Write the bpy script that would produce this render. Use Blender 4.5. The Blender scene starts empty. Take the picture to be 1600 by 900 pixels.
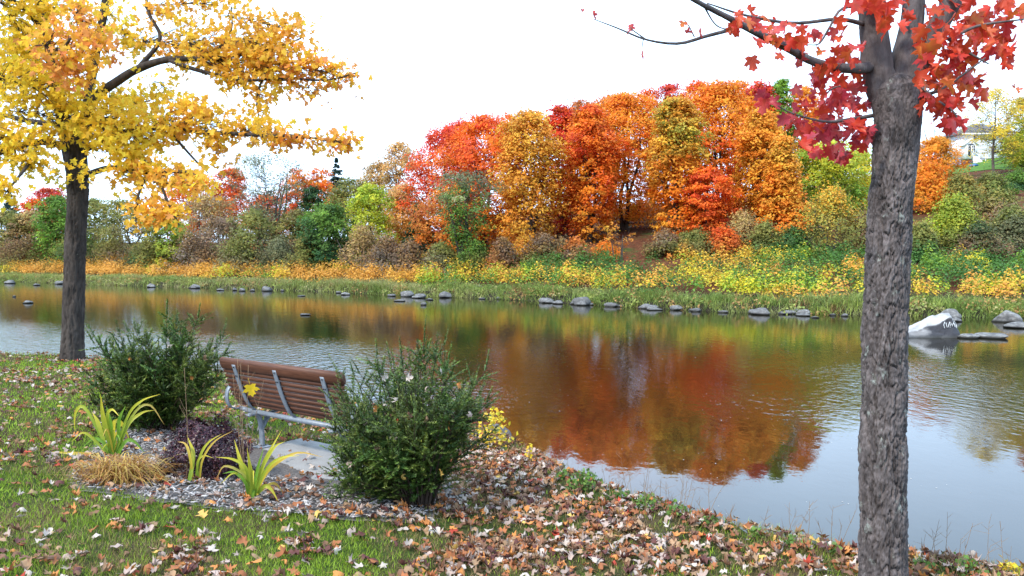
import bpy, math, random
import numpy as np
from mathutils import Vector, Matrix

R = math.radians
rng = np.random.default_rng(7)
random.seed(7)
scene = bpy.context.scene
COL = scene.collection

# ---------------------------------------------------------------- camera
F_PX = 1232.0                      # focal length for a 1600 px wide picture
PITCH = math.atan(55.0 / F_PX)     # slightly downwards
CAM_Z = 2.7                        # metres above the river
cam_data = bpy.data.cameras.new('camera')
cam_data.sensor_width = 36.0
cam_data.lens = 36.0 * F_PX / 1600.0
cam_data.clip_start = 0.05
cam_data.clip_end = 3000.0
cam = bpy.data.objects.new('camera', cam_data)
cam.location = (0, 0, CAM_Z)
cam.rotation_euler = (math.pi / 2 - PITCH, 0, 0)
COL.objects.link(cam)
scene.camera = cam

# ---------------------------------------------------------------- sky, sun, exposure
SUN_EL, SUN_AZ = R(46), R(222)     # azimuth clockwise from +Y: behind the viewer, a little to the left
world = bpy.data.worlds.new('World')
scene.world = world
world.use_nodes = True
wn, wl = world.node_tree.nodes, world.node_tree.links
wn.clear()
sky = wn.new('ShaderNodeTexSky'); sky.sky_type = 'NISHITA'
sky.sun_disc = False
sky.sun_elevation = SUN_EL
sky.sun_rotation = SUN_AZ
sky.air_density = 1.0; sky.dust_density = 1.5; sky.ozone_density = 1.0
tc = wn.new('ShaderNodeTexCoord')
cl = wn.new('ShaderNodeTexNoise'); cl.inputs['Scale'].default_value = 1.6; cl.inputs['Detail'].default_value = 5
wl.new(tc.outputs['Generated'], cl.inputs['Vector'])
cr = wn.new('ShaderNodeValToRGB')
cr.color_ramp.elements[0].position = 0.30; cr.color_ramp.elements[0].color = (0.50, 0.50, 0.50, 1)
cr.color_ramp.elements[1].position = 0.72; cr.color_ramp.elements[1].color = (0.88, 0.88, 0.88, 1)
wl.new(cl.outputs['Fac'], cr.inputs['Fac'])
mx = wn.new('ShaderNodeMix'); mx.data_type = 'RGBA'
wl.new(cr.outputs['Color'], mx.inputs['Factor'])
wl.new(sky.outputs['Color'], mx.inputs['A'])
mx.inputs['B'].default_value = (12.2, 16.6, 22.0, 1)     # thin bright cloud veil
bg = wn.new('ShaderNodeBackground'); bg.inputs['Strength'].default_value = 0.092
wl.new(mx.outputs['Result'], bg.inputs['Color'])
wo = wn.new('ShaderNodeOutputWorld'); wl.new(bg.outputs['Background'], wo.inputs['Surface'])

sd = bpy.data.lights.new('sun', 'SUN'); sd.energy = 2.4; sd.angle = R(6); sd.color = (1.0, 0.92, 0.80)
sun = bpy.data.objects.new('sun', sd); COL.objects.link(sun)
sdir = Vector((math.sin(SUN_AZ) * math.cos(SUN_EL), math.cos(SUN_AZ) * math.cos(SUN_EL), math.sin(SUN_EL)))
sun.rotation_euler = (-sdir).to_track_quat('-Z', 'Y').to_euler()
sun.location = (0, 0, 60)

scene.render.engine = 'CYCLES'
scene.view_settings.view_transform = 'Standard'
scene.view_settings.look = 'None'
scene.view_settings.exposure = 0.92
scene.view_settings.gamma = 1.0
scene.view_settings.use_curve_mapping = False
scene.cycles.use_denoising = True
scene.cycles.max_bounces = 6
scene.cycles.transparent_max_bounces = 4
scene.cycles.caustics_reflective = False
scene.cycles.caustics_refractive = False

# ---------------------------------------------------------------- helpers
_cp, _sp = math.cos(PITCH), math.sin(PITCH)
def W(px, py, D):
    """point at depth D (metres along +Y) seen at picture position px, py (1600 x 900)."""
    dx, u = px - 800.0, 450.0 - py
    y = _cp * F_PX + _sp * u
    z = -_sp * F_PX + _cp * u
    k = D / y
    return np.array((dx * k, D, CAM_Z + z * k))
def to_px(p):
    x, y, z = p[..., 0], p[..., 1], p[..., 2] - CAM_Z
    d = y * _cp - z * _sp
    u = y * _sp + z * _cp
    return 800 + F_PX * x / d, 450 - F_PX * u / d

def _hash(i, j, k, s):
    h = (i * 374761393 + j * 668265263 + k * 2147483647 + s * 1274126177) & 0xFFFFFFFF
    h = ((h ^ (h >> 13)) * 1274126177) & 0xFFFFFFFF
    return ((h ^ (h >> 16)) & 0xFFFFFF) / float(0xFFFFFF)
def vnoise(x, y, z=0.0, s=0):
    x, y, z = np.broadcast_arrays(np.asarray(x, float), np.asarray(y, float), np.asarray(z, float))
    i, j, k = (np.floor(a).astype(np.int64) for a in (x, y, z))
    fx, fy, fz = x - i, y - j, z - k
    fx, fy, fz = (a * a * (3 - 2 * a) for a in (fx, fy, fz))
    r = 0
    for a in (0, 1):
        for b in (0, 1):
            for c in (0, 1):
                w = (fx if a else 1 - fx) * (fy if b else 1 - fy) * (fz if c else 1 - fz)
                r = r + w * _hash(i + a, j + b, k + c, s)
    return r
def fbm(x, y, z=0.0, s=0, o=3):
    r, a, n = 0, 0.5, 0
    for q in range(o):
        r = r + a * vnoise(np.asarray(x) * 2 ** q, np.asarray(y) * 2 ** q, np.asarray(z) * 2 ** q, s + q)
        n += a; a *= 0.5
    return r / n

def link(o, parent=None):
    COL.objects.link(o)
    if parent is not None:
        o.parent = parent
    return o
def tag(o, label=None, cat=None, group=None, kind=None):
    if label: o['label'] = label
    if cat: o['category'] = cat
    if group: o['group'] = group
    if kind: o['kind'] = kind
    return o
def empty(name, loc, label=None, cat=None, group=None):
    o = bpy.data.objects.new(name, None)
    o.empty_display_size = 0.2
    o.location = [float(c) for c in loc]
    link(o)
    return tag(o, label, cat, group)

def make_mesh(name, V, faces, mat, col=None, smooth=False):
    """V (n,3); faces: one int array (m,k) or a list of such arrays; col (n,3) per vertex."""
    V = np.asarray(V, dtype=np.float32)
    if not isinstance(faces, list):
        faces = [faces]
    faces = [np.asarray(f, dtype=np.int32) for f in faces if len(f)]
    me = bpy.data.meshes.new(name)
    me.vertices.add(len(V)); me.vertices.foreach_set('co', V.ravel())
    loops = np.concatenate([f.ravel() for f in faces])
    tot = np.concatenate([np.full(len(f), f.shape[1], np.int32) for f in faces])
    st = np.concatenate(([0], np.cumsum(tot)[:-1])).astype(np.int32)
    me.loops.add(len(loops)); me.loops.foreach_set('vertex_index', loops)
    me.polygons.add(len(tot)); me.polygons.foreach_set('loop_start', st)
    if smooth:
        me.polygons.foreach_set('use_smooth', np.ones(len(tot), bool))
    if col is not None:
        ca = me.color_attributes.new('Col', 'FLOAT_COLOR', 'POINT')
        rgba = np.ones((len(V), 4), np.float32); rgba[:, :3] = col
        ca.data.foreach_set('color', rgba.ravel())
    if mat is not None:
        for m in (mat if isinstance(mat, (list, tuple)) else [mat]):
            me.materials.append(m)
    me.update()
    me.validate(clean_customdata=False)
    return me
def mobj(name, V, faces, mat, parent=None, col=None, smooth=False):
    if parent is not None:
        V = np.asarray(V, float) - np.array(parent_world(parent))
    return link(bpy.data.objects.new(name, make_mesh(name, V, faces, mat, col, smooth)), parent)
def parent_world(p):
    l = Vector(p.location)
    while p.parent is not None:
        p = p.parent; l += Vector(p.location)
    return l

def norm(a):
    return a / (np.linalg.norm(a, axis=-1, keepdims=True) + 1e-9)
def frames(nrm, spin):
    """rotation matrices (m,3,3) whose columns are x, y (tip direction), z = nrm"""
    n = norm(nrm)
    ref = np.where(np.abs(n[:, 2:3]) < 0.9, np.array([[0., 0, 1]]), np.array([[1., 0, 0]]))
    t = norm(np.cross(ref, n)); b = np.cross(n, t)
    c, s = np.cos(spin)[:, None], np.sin(spin)[:, None]
    x = t * c + b * s
    y = np.cross(n, x)
    return np.stack([x, y, n], axis=2)
def frames_tip(tip, roll):
    """columns x, y = tip, z normal; rolled about the tip direction"""
    y = norm(tip)
    ref = np.where(np.abs(y[:, 2:3]) < 0.95, np.array([[0., 0, 1]]), np.array([[1., 0, 0]]))
    x = norm(np.cross(y, ref)); z = np.cross(x, y)
    c, s = np.cos(roll)[:, None], np.sin(roll)[:, None]
    x2 = x * c + z * s
    return np.stack([x2, y, np.cross(x2, y)], axis=2)
def instance(TV, TF, M, P, S, C=None):
    """merge copies of template (TV,TF) placed with matrices M, points P, sizes S, colours C"""
    TV = np.asarray(TV, float); TF = np.asarray(TF)
    m, n = len(P), len(TV)
    S = np.asarray(S, float)
    if S.ndim == 1: S = S[:, None]
    V = np.einsum('mij,mnj->mni', M, TV[None] * S[:, None, :]) + P[:, None, :]
    Fc = TF[None] + (np.arange(m) * n)[:, None, None]
    c = None if C is None else np.repeat(C, n, axis=0)
    return V.reshape(-1, 3), Fc.reshape(-1, TF.shape[1]), c

def catmull(P, n):
    P = np.asarray(P, float)
    Q = np.vstack([2 * P[0] - P[1], P, 2 * P[-1] - P[-2]])
    t = np.linspace(0, len(P) - 1 - 1e-6, n)
    i = t.astype(int); f = (t - i)[:, None]
    a, b, c, d = Q[i], Q[i + 1], Q[i + 2], Q[i + 3]
    return 0.5 * (2 * b + (c - a) * f + (2 * a - 5 * b + 4 * c - d) * f ** 2 + (3 * b - a - 3 * c + d) * f ** 3)
def tube(P, rad, sides=6, n=None, disp=None, cap=True, flat=None):
    """tapered tube along points P; rad per point; disp(theta,len)->radial offset"""
    P = np.asarray(P, float)
    rad = np.broadcast_to(np.asarray(rad, float), (len(P),)) if np.ndim(rad) == 0 else np.asarray(rad, float)
    if n:
        rad = np.interp(np.linspace(0, len(rad) - 1, n), np.arange(len(rad)), rad)
        P = catmull(P, n)
    T = norm(np.gradient(P, axis=0))
    ref = np.array([1., 0.13, 0]) if abs(T[:, 0]).mean() < 0.8 else np.array([0, 0.2, 1.])
    X = norm(ref - T * (T @ ref)[:, None]); Y = np.cross(T, X)
    th = np.linspace(0, 2 * math.pi, sides, endpoint=False)
    r = np.repeat(rad[:, None], sides, 1)
    if disp is not None:
        L = np.concatenate(([0], np.cumsum(np.linalg.norm(np.diff(P, axis=0), axis=1))))
        r = r + disp(th[None, :], L[:, None], rad[:, None])
    fx, fy = flat or (1, 1)
    V = P[:, None] + r[:, :, None] * (fx * np.cos(th)[None, :, None] * X[:, None] + fy * np.sin(th)[None, :, None] * Y[:, None])
    m = len(P)
    i = np.arange(m - 1)[:, None] * sides; j = np.arange(sides)[None, :]; k = (j + 1) % sides
    Fq = np.stack([i + j, i + k, i + sides + k, i + sides + j], -1).reshape(-1, 4)
    V = V.reshape(-1, 3)
    fl = [Fq]
    if cap:
        c0, c1 = len(V), len(V) + 1
        V = np.vstack([V, P[0], P[-1]])
        jj = np.arange(sides); kk = (jj + 1) % sides
        fl.append(np.stack([np.full(sides, c0), kk, jj], -1))
        b = (m - 1) * sides
        fl.append(np.stack([np.full(sides, c1), b + jj, b + kk], -1))
    return V, fl
class Join:
    """collects shapes for ONE mesh"""
    def __init__(s): s.V, s.F, s.C, s.n = [], [], [], 0
    def add(s, V, F, C=None):
        V = np.asarray(V, float)
        for f in (F if isinstance(F, list) else [F]):
            s.F.append(np.asarray(f) + s.n)
        s.V.append(V); s.n += len(V)
        if C is not None:
            C = np.asarray(C, float)
            s.C.append(np.repeat(C[None], len(V), 0) if C.ndim == 1 else C)
        return s
    def build(s, name, mat, parent=None, smooth=False):
        F = {}
        for f in s.F: F.setdefault(f.shape[1], []).append(f)
        return mobj(name, np.vstack(s.V), [np.vstack(v) for v in F.values()], mat, parent,
                    np.vstack(s.C) if s.C else None, smooth)
def box(x0, x1, y0, y1, z0, z1, bev=0.0):
    """box with chamfered vertical and horizontal edges when bev > 0"""
    if bev <= 0:
        V = np.array([(x, y, z) for x in (x0, x1) for y in (y0, y1) for z in (z0, z1)], float)
        Fq = np.array([(0, 1, 3, 2), (4, 6, 7, 5), (0, 4, 5, 1), (2, 3, 7, 6), (0, 2, 6, 4), (1, 5, 7, 3)])
        return V, [Fq]
    b = bev
    import bmesh
    bm = bmesh.new()
    bmesh.ops.create_cube(bm, size=1)
    for v in bm.verts:
        v.co = ((x0 + x1) / 2 + v.co.x * (x1 - x0), (y0 + y1) / 2 + v.co.y * (y1 - y0), (z0 + z1) / 2 + v.co.z * (z1 - z0))
    bmesh.ops.bevel(bm, geom=list(bm.edges), offset=b, segments=2, affect='EDGES', profile=0.5)
    V = np.array([v.co[:] for v in bm.verts]); bm.verts.index_update()
    F = {}
    for f in bm.faces: F.setdefault(len(f.verts), []).append([v.index for v in f.verts])
    bm.free()
    return V, [np.array(v) for v in F.values()]

# ---------------------------------------------------------------- materials
def new_mat(name):
    m = bpy.data.materials.new(name); m.use_nodes = True
    m.node_tree.nodes.clear()
    N, L = m.node_tree.nodes, m.node_tree.links
    out = N.new('ShaderNodeOutputMaterial')
    return m, N, L, out
def noise_node(N, L, scale, detail=4, vec=None, rough=0.55):
    n = N.new('ShaderNodeTexNoise'); n.inputs['Scale'].default_value = scale
    n.inputs['Detail'].default_value = detail; n.inputs['Roughness'].default_value = rough
    if vec is not None: L.new(vec, n.inputs['Vector'])
    return n
def ramp(N, L, fac, stops):
    r = N.new('ShaderNodeValToRGB')
    e = r.color_ramp.elements
    while len(e) < len(stops): e.new(0.5)
    for q, (p, c) in enumerate(stops):
        e[q].position = p; e[q].color = (*c, 1) if len(c) == 3 else c
    L.new(fac, r.inputs['Fac'])
    return r.outputs['Color']
def mixc(N, L, fac, a, b, mode='MIX'):
    m = N.new('ShaderNodeMix'); m.data_type = 'RGBA'; m.blend_type = mode
    for k, v in (('Factor', fac), ('A', a), ('B', b)):
        if hasattr(v, 'is_linked') or hasattr(v, 'links'): L.new(v, m.inputs[k])
        elif k == 'Factor': m.inputs[k].default_value = v
        else: m.inputs[k].default_value = (*v, 1)
    return m.outputs['Result']
def bump(N, L, h, strength=0.4, dist=0.01):
    b = N.new('ShaderNodeBump'); b.inputs['Strength'].default_value = strength; b.inputs['Distance'].default_value = dist
    L.new(h, b.inputs['Height'])
    return b.outputs['Normal']
def obj_coord(N, L, sx=1, sy=1, sz=1):
    t = N.new('ShaderNodeTexCoord'); mp = N.new('ShaderNodeMapping')
    mp.inputs['Scale'].default_value = (sx, sy, sz)
    L.new(t.outputs['Object'], mp.inputs['Vector'])
    return mp.outputs['Vector']
def principled(N, L, out, color, rough=0.7, normal=None, metal=0.0, spec=0.4):
    p = N.new('ShaderNodeBsdfPrincipled')
    if hasattr(color, 'links'): L.new(color, p.inputs['Base Color'])
    else: p.inputs['Base Color'].default_value = (*color, 1)
    if hasattr(rough, 'links'): L.new(rough, p.inputs['Roughness'])
    else: p.inputs['Roughness'].default_value = rough
    p.inputs['Metallic'].default_value = metal
    p.inputs['Specular IOR Level'].default_value = spec
    if normal is not None: L.new(normal, p.inputs['Normal'])
    L.new(p.outputs['BSDF'], out.inputs['Surface'])
    return p
def leaf_mat(name, trans=0.35, tint=(1, 1, 1), use_attr=True, color=(0.3, 0.2, 0.05), gloss=0.25, rough=0.5, vein=None):
    """thin leaf: diffuse + light passing through + a weak sheen; colour per leaf from 'Col'"""
    m, N, L, out = new_mat(name)
    if use_attr:
        a = N.new('ShaderNodeAttribute'); a.attribute_name = 'Col'; c = a.outputs['Color']
    else:
        oi = N.new('ShaderNodeObjectInfo')
        n = noise_node(N, L, 22, 3, obj_coord(N, L))
        hs = N.new('ShaderNodeHueSaturation')
        hs.inputs['Color'].default_value = (*color, 1)
        mr = N.new('ShaderNodeMapRange'); mr.inputs['To Min'].default_value = 0.7; mr.inputs['To Max'].default_value = 1.25
        L.new(oi.outputs['Random'], mr.inputs['Value']); L.new(mr.outputs['Result'], hs.inputs['Value'])
        c = mixc(N, L, ramp(N, L, n.outputs['Fac'], [(0.35, (0, 0, 0)), (0.75, (0.5, 0.5, 0.5))]), hs.outputs['Color'],
                 tuple(x * 0.45 for x in color))
    p = N.new('ShaderNodeBsdfPrincipled'); L.new(c, p.inputs['Base Color'])
    p.inputs['Roughness'].default_value = rough; p.inputs['Specular IOR Level'].default_value = gloss
    t = N.new('ShaderNodeBsdfTranslucent'); L.new(c, t.inputs['Color'])
    ms = N.new('ShaderNodeMixShader'); ms.inputs['Fac'].default_value = trans
    L.new(p.outputs['BSDF'], ms.inputs[1]); L.new(t.outputs['BSDF'], ms.inputs[2])
    L.new(ms.outputs['Shader'], out.inputs['Surface'])
    return m
def bark_mat(name, c0, c1, lichen=None, scale=30, attr=False, lscale=7, lpos=0.60):
    m, N, L, out = new_mat(name)
    v = obj_coord(N, L, 1, 1, 0.25)
    n = noise_node(N, L, scale, 6, v, 0.65)
    c = ramp(N, L, n.outputs['Fac'], [(0.3, c0), (0.7, c1)])
    if lichen:
        n2 = noise_node(N, L, lscale, 5, obj_coord(N, L, 1, 1, 0.6), 0.7)
        c = mixc(N, L, ramp(N, L, n2.outputs['Fac'], [(lpos, (0, 0, 0)), (lpos + 0.09, (0.75, 0.75, 0.75))]), c, lichen)
    if attr:
        at = N.new('ShaderNodeAttribute'); at.attribute_name = 'Col'
        c = mixc(N, L, 1.0, c, at.outputs['Color'], 'MULTIPLY')
    nf = noise_node(N, L, scale * 3, 4, v, 0.7)
    principled(N, L, out, c, 0.9, bump(N, L, nf.outputs['Fac'], 0.9, 0.008), spec=0.15)
    return m
# ================================================================ THE SETTING
# near bank edge (x, y, z) and far waterline (x, y), metres; river surface at z = 0
NE = np.array([(-90, 34, .8), (-60, 28, .8), (-30, 20, .8), (-14, 16, .78), (-9.9, 15.3, .76), (-7.4, 14.9, .72), (-4.6, 13.2, .62),
               (-2.15, 11.2, .55), (-.9, 10.1, .55), (-.15, 9.2, .55), (.32, 7.96, .60), (.73, 6.9, .66), (1.25, 6.16, .70),
               (1.77, 5.50, .74), (2.23, 5.10, .75), (3.13, 4.78, .75), (6, 4.4, .75), (15, 3.5, .8), (40, 3, .8), (90, 2, .8)])
FE = np.array([(-300, 225), (-160, 150), (-90, 102), (-48, 74), (-31.8, 65), (-19, 58.4), (-8.3, 51.2), (1.75, 43.6), (6.2, 38.8), (11.1, 35.0),
               (15.1, 33.9), (21.2, 32.6), (40, 30), (90, 26), (300, 20)])
def near_edge(x):
    e = np.interp(x, NE[:, 0], NE[:, 1])
    return e + 0.22 * (fbm(np.asarray(x) * 1.3, 3.1, 0, 5) - 0.5)
def near_t(x, y):
    sl = (near_edge(np.asarray(x) + 0.4) - near_edge(np.asarray(x) - 0.4)) / 0.8
    return (near_edge(x) - y) / np.sqrt(1 + sl * sl)
def ground(x, y):
    """height of the near bank"""
    x, y = np.asarray(x, float), np.asarray(y, float)
    t = near_t(x, y)
    ez = np.interp(x, NE[:, 0], NE[:, 2])
    up = np.clip(t / 6.5, 0, 1)
    z = ez + (1.12 - ez) * up ** 1.7
    z = z + 0.035 * (fbm(x * 0.9, y * 0.9, 0, 11) - 0.5) + 0.012 * (fbm(x * 4, y * 4, 0, 12) - 0.5)
    drop = np.clip(-t, 0, None)
    return np.where(t > 0, z, np.maximum(z - 1.35 * drop - 0.5 * drop ** 2, -0.9))
def far_edge(x):
    return np.interp(x, FE[:, 0], FE[:, 1]) + 1.3 * (fbm(np.asarray(x) * 0.35, 7.7, 0, 21) - 0.5)
def far_s(x, y):
    return (np.asarray(y) - far_edge(x)) * 0.88
def hill(x, y):
    """height of the far bank and the hill behind it"""
    x, y = np.asarray(x, float), np.asarray(y, float)
    s = far_s(x, y)
    z = np.interp(s, [-6, -0.6, 0.0, 0.7, 4, 7, 13, 18, 30], [-.9, -.3, -.02, .35, .55, .85, 1.9, 2.4, 3.2])
    az = x / np.maximum(y, 1)
    rise = np.interp(az, [-0.7, -0.25, -0.12, 0.0, 0.25, 0.42, 0.60, 0.9], [0.02, 0.02, 0.03, 0.09, 0.10, 0.14, 0.205, 0.21])
    z = z + rise * np.clip(s - 14, 0, 105) + 0.02 * np.clip(s - 119, 0, 400)
    return z + (0.5 * (fbm(x * 0.15, y * 0.15, 0, 31) - 0.5) * np.clip(s / 8, 0, 1))

def grid(xs, ys, h):
    X, Y = np.meshgrid(xs, ys)
    V = np.stack([X, Y, h(X, Y)], -1).reshape(-1, 3)
    n, m = len(xs), len(ys)
    i = (np.arange(m - 1)[:, None] * n + np.arange(n - 1)[None]).ravel()
    return V, np.stack([i, i + 1, i + n + 1, i + n], -1)
def spaced(a, b, c, n, k=3.0):
    """coordinates from a to b, dense around c"""
    u = np.linspace(-1, 1, n)
    s = np.sinh(k * u) / math.sinh(k)
    return np.where(s < 0, c + s * (c - a), c + s * (b - c))

# -- lawn
m, N, L, out = new_mat('lawn_soil')
v = obj_coord(N, L)
n1 = noise_node(N, L, 0.9, 5, v); n2 = noise_node(N, L, 14, 5, v, 0.7)
g = ramp(N, L, n2.outputs['Fac'], [(0.3, (.020, .030, .008)), (0.55, (.055, .085, .018)), (0.8, (.10, .12, .03))])
s_ = ramp(N, L, n2.outputs['Fac'], [(0.3, (.035, .022, .014)), (0.7, (.13, .085, .05))])
c = mixc(N, L, ramp(N, L, n1.outputs['Fac'], [(0.45, (0, 0, 0)), (0.62, (1, 1, 1))]), g, s_)
nb = noise_node(N, L, 60, 4, v, 0.8)
principled(N, L, out, c, 1.0, bump(N, L, nb.outputs['Fac'], 0.8, 0.03), spec=0.1)
V, Fq = grid(spaced(-90, 90, 0, 190, 3.6), spaced(-40, 36, 6.5, 190, 2.6), ground)
tag(mobj('lawn', V, Fq, m, smooth=True), kind='structure')

# -- far bank and hill
m, N, L, out = new_mat('hill_floor')
v = obj_coord(N, L)
n1 = noise_node(N, L, 0.25, 5, v); n2 = noise_node(N, L, 3.5, 6, v, 0.75)
lit = ramp(N, L, n2.outputs['Fac'], [(0.3, (.035, .014, .008)), (0.55, (.12, .045, .022)), (0.75, (.20, .085, .04))])
grn = ramp(N, L, n2.outputs['Fac'], [(0.3, (.02, .03, .008)), (0.7, (.07, .10, .025))])
c = mixc(N, L, ramp(N, L, n1.outputs['Fac'], [(0.56, (0, 0, 0)), (0.68, (1, 1, 1))]), lit, grn)
mud = N.new('ShaderNodeAttribute'); mud.attribute_name = 'Col'
c = mixc(N, L, mud.outputs['Fac'], c, ramp(N, L, n2.outputs['Fac'], [(.3, (.018, .015, .011)), (.7, (.05, .045, .028))]))
principled(N, L, out, c, 1.0, bump(N, L, n2.outputs['Fac'], 0.8, 0.15), spec=0.1)
xs = np.concatenate([np.linspace(-420, -70, 30), np.linspace(-66, 90, 140), np.linspace(94, 420, 30)])
yy = np.concatenate([np.linspace(-7, 20, 50), np.linspace(21, 110, 70), np.linspace(116, 900, 30)])
X = np.repeat(xs[None], len(yy), 0); Y = far_edge(xs)[None] + yy[:, None]
V = np.stack([X, Y, hill(X, Y)], -1).reshape(-1, 3)
n_, m_ = len(xs), len(yy)
i = (np.arange(m_ - 1)[:, None] * n_ + np.arange(n_ - 1)[None]).ravel()
mudf = np.clip((6 - far_s(V[:, 0], V[:, 1])) / 2, 0, 1)
tag(mobj('far_bank', V, np.stack([i, i + 1, i + n_ + 1, i + n_], -1), m, col=np.repeat(mudf[:, None], 3, 1), smooth=True), kind='structure')

# -- mown grass below the house on the hill
m, N, L, out = new_mat('mown_grass')
n1 = noise_node(N, L, 1.2, 5, obj_coord(N, L))
principled(N, L, out, ramp(N, L, n1.outputs['Fac'], [(0.3, (.05, .11, .018)), (0.7, (.10, .19, .03))]), 1.0, spec=0.1)
xs = np.linspace(48, 92, 60); ys = np.linspace(90, 150, 60)
V, Fq = grid(xs, ys, lambda x, y: hill(x, y) + 0.06)
cx = (V[Fq].mean(1)[:, :2] - np.array([68, 118])) / np.array([17 , 24])
keep = (cx ** 2).sum(1) + 0.35 * fbm(V[Fq].mean(1)[:, 0] * .25, V[Fq].mean(1)[:, 1] * .25, 0, 3) < 1.0
tag(mobj('house_lawn', V, Fq[keep], m, smooth=True), kind='structure')

# -- river: dark brown water, wind ripples in patches
m, N, L, out = new_mat('river_water')
at = N.new('ShaderNodeAttribute'); at.attribute_name = 'Col'
sep = N.new('ShaderNodeSeparateColor'); L.new(at.outputs['Color'], sep.inputs['Color'])
v1 = obj_coord(N, L, 1.0, 0.6, 1)
wa = noise_node(N, L, 6.0, 3, v1, 0.55); wb = noise_node(N, L, 1.6, 3, v1, 0.55)
def mth(op, a, b=None):
    q = N.new('ShaderNodeMath'); q.operation = op
    for k, val in ((0, a), (1, b)):
        if val is None: continue
        if hasattr(val, 'links'): L.new(val, q.inputs[k])
        else: q.inputs[k].default_value = val
    return q.outputs[0]
hgt = mth('ADD', mth('MULTIPLY', wa.outputs['Fac'], mth('MULTIPLY', sep.outputs['Red'], 0.027)),
          mth('MULTIPLY', wb.outputs['Fac'], mth('MULTIPLY', sep.outputs['Green'], 0.030)))
bn = N.new('ShaderNodeBump'); bn.inputs['Strength'].default_value = 1.0; bn.inputs['Distance'].default_value = 1.0
L.new(hgt, bn.inputs['Height'])
nc = noise_node(N, L, 0.35, 3, v1)
cb = ramp(N, L, nc.outputs['Fac'], [(0.35, (.010, .009, .003)), (0.65, (.013, .010, .004))])
cbr = mixc(N, L, sep.outputs['Blue'], cb, (.060, .024, .008))
p = principled(N, L, out, cbr, 0.02, bn.outputs['Normal'], spec=0.5)
p.inputs['IOR'].default_value = 1.42
xs = np.concatenate([np.linspace(-420, -70, 30), np.linspace(-66, 60, 140), np.linspace(66, 420, 20)])
ys = np.concatenate([np.linspace(-6, 40, 90), np.linspace(41, 120, 40), np.linspace(126, 420, 20)])
V, Fq = grid(xs, ys, lambda x, y: 0 * x)
x, y = V[:, 0], V[:, 1]
px, py = to_px(V + np.array([0, 0, 0]))
def blob(cx, cy, rx, ry, ang=0):
    ca, sa = math.cos(ang), math.sin(ang)
    u = ((x - cx) * ca + (y - cy) * sa) / rx; w = (-(x - cx) * sa + (y - cy) * ca) / ry
    return np.exp(-(u * u + w * w) ** 1.5)
calm = np.interp(y, [4, 9, 13, 20, 34, 70], [0.022, 0.030, 0.07, 0.14, 0.19, 0.18])
patch = np.maximum.reduce([1.0 * blob(-10.5, 21, 10, 4.4, -0.25), 0.9 * blob(-3.5, 15.5, 3.5, 3.0), 0.55 * blob(8.5, 16.5, 3.2, 4.2, 0.4), 0.5 * blob(5.0, 14.2, 1.6, 1.8),
                           0.8 * blob(-26, 27, 12, 5, -0.3)])
patch = patch * (0.6 + 1.3 * fbm(x * 0.22 + y * .05, y * 0.5, 0, 41))
rip = np.clip(calm + patch, 0, 1.5)
shallow = np.maximum(blob(0.6, 10.2, 2.2, 1.8, -.5), 0.35 * blob(4, 12, 6, 4, -.4))
Cw = np.stack([rip, np.clip(0.05 + 0.30 * rip, 0, 1), np.clip(shallow * 1.0, 0, 1)], -1)
tag(mobj('river', V, Fq, m, col=Cw, smooth=True), kind='structure')

# -- foam flecks and bits drifting on the river
n = 1800
fx = rng.uniform(-14, 12, n); fy = rng.uniform(7, 26, n)
ok = (near_t(fx, fy) < -0.8) & (fbm(fx * .35, fy * .35, 0, 44) > 0.44)
fx, fy = fx[ok], fy[ok]
n = len(fx)
ang = np.linspace(0, 2 * math.pi, 5, endpoint=False)
TV = np.vstack([[0, 0, 0.25], np.stack([np.cos(ang), np.sin(ang) * .7, 0 * ang], -1)])
TF = np.array([(0, k + 1, (k + 1) % 5 + 1) for k in range(5)])
Mx = frames(np.tile([[0, 0, 1.]], (n, 1)), rng.uniform(0, 6.3, n))
V, Ft, C = instance(TV, TF, Mx, np.stack([fx, fy, np.full(n, 0.003)], -1), rng.uniform(.004, .012, n) * rng.uniform(.6, 1.3, n),
                    np.array([(.55, .52, .48)]) * rng.uniform(.5, 1.2, (n, 1)))
M_FLECK = leaf_mat('drifting_flecks', 0.0)
tag(mobj('drifting_flecks', V, Ft, M_FLECK, col=C), 'tiny pale foam flecks drifting on the dark river', 'flecks', kind='stuff')
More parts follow.
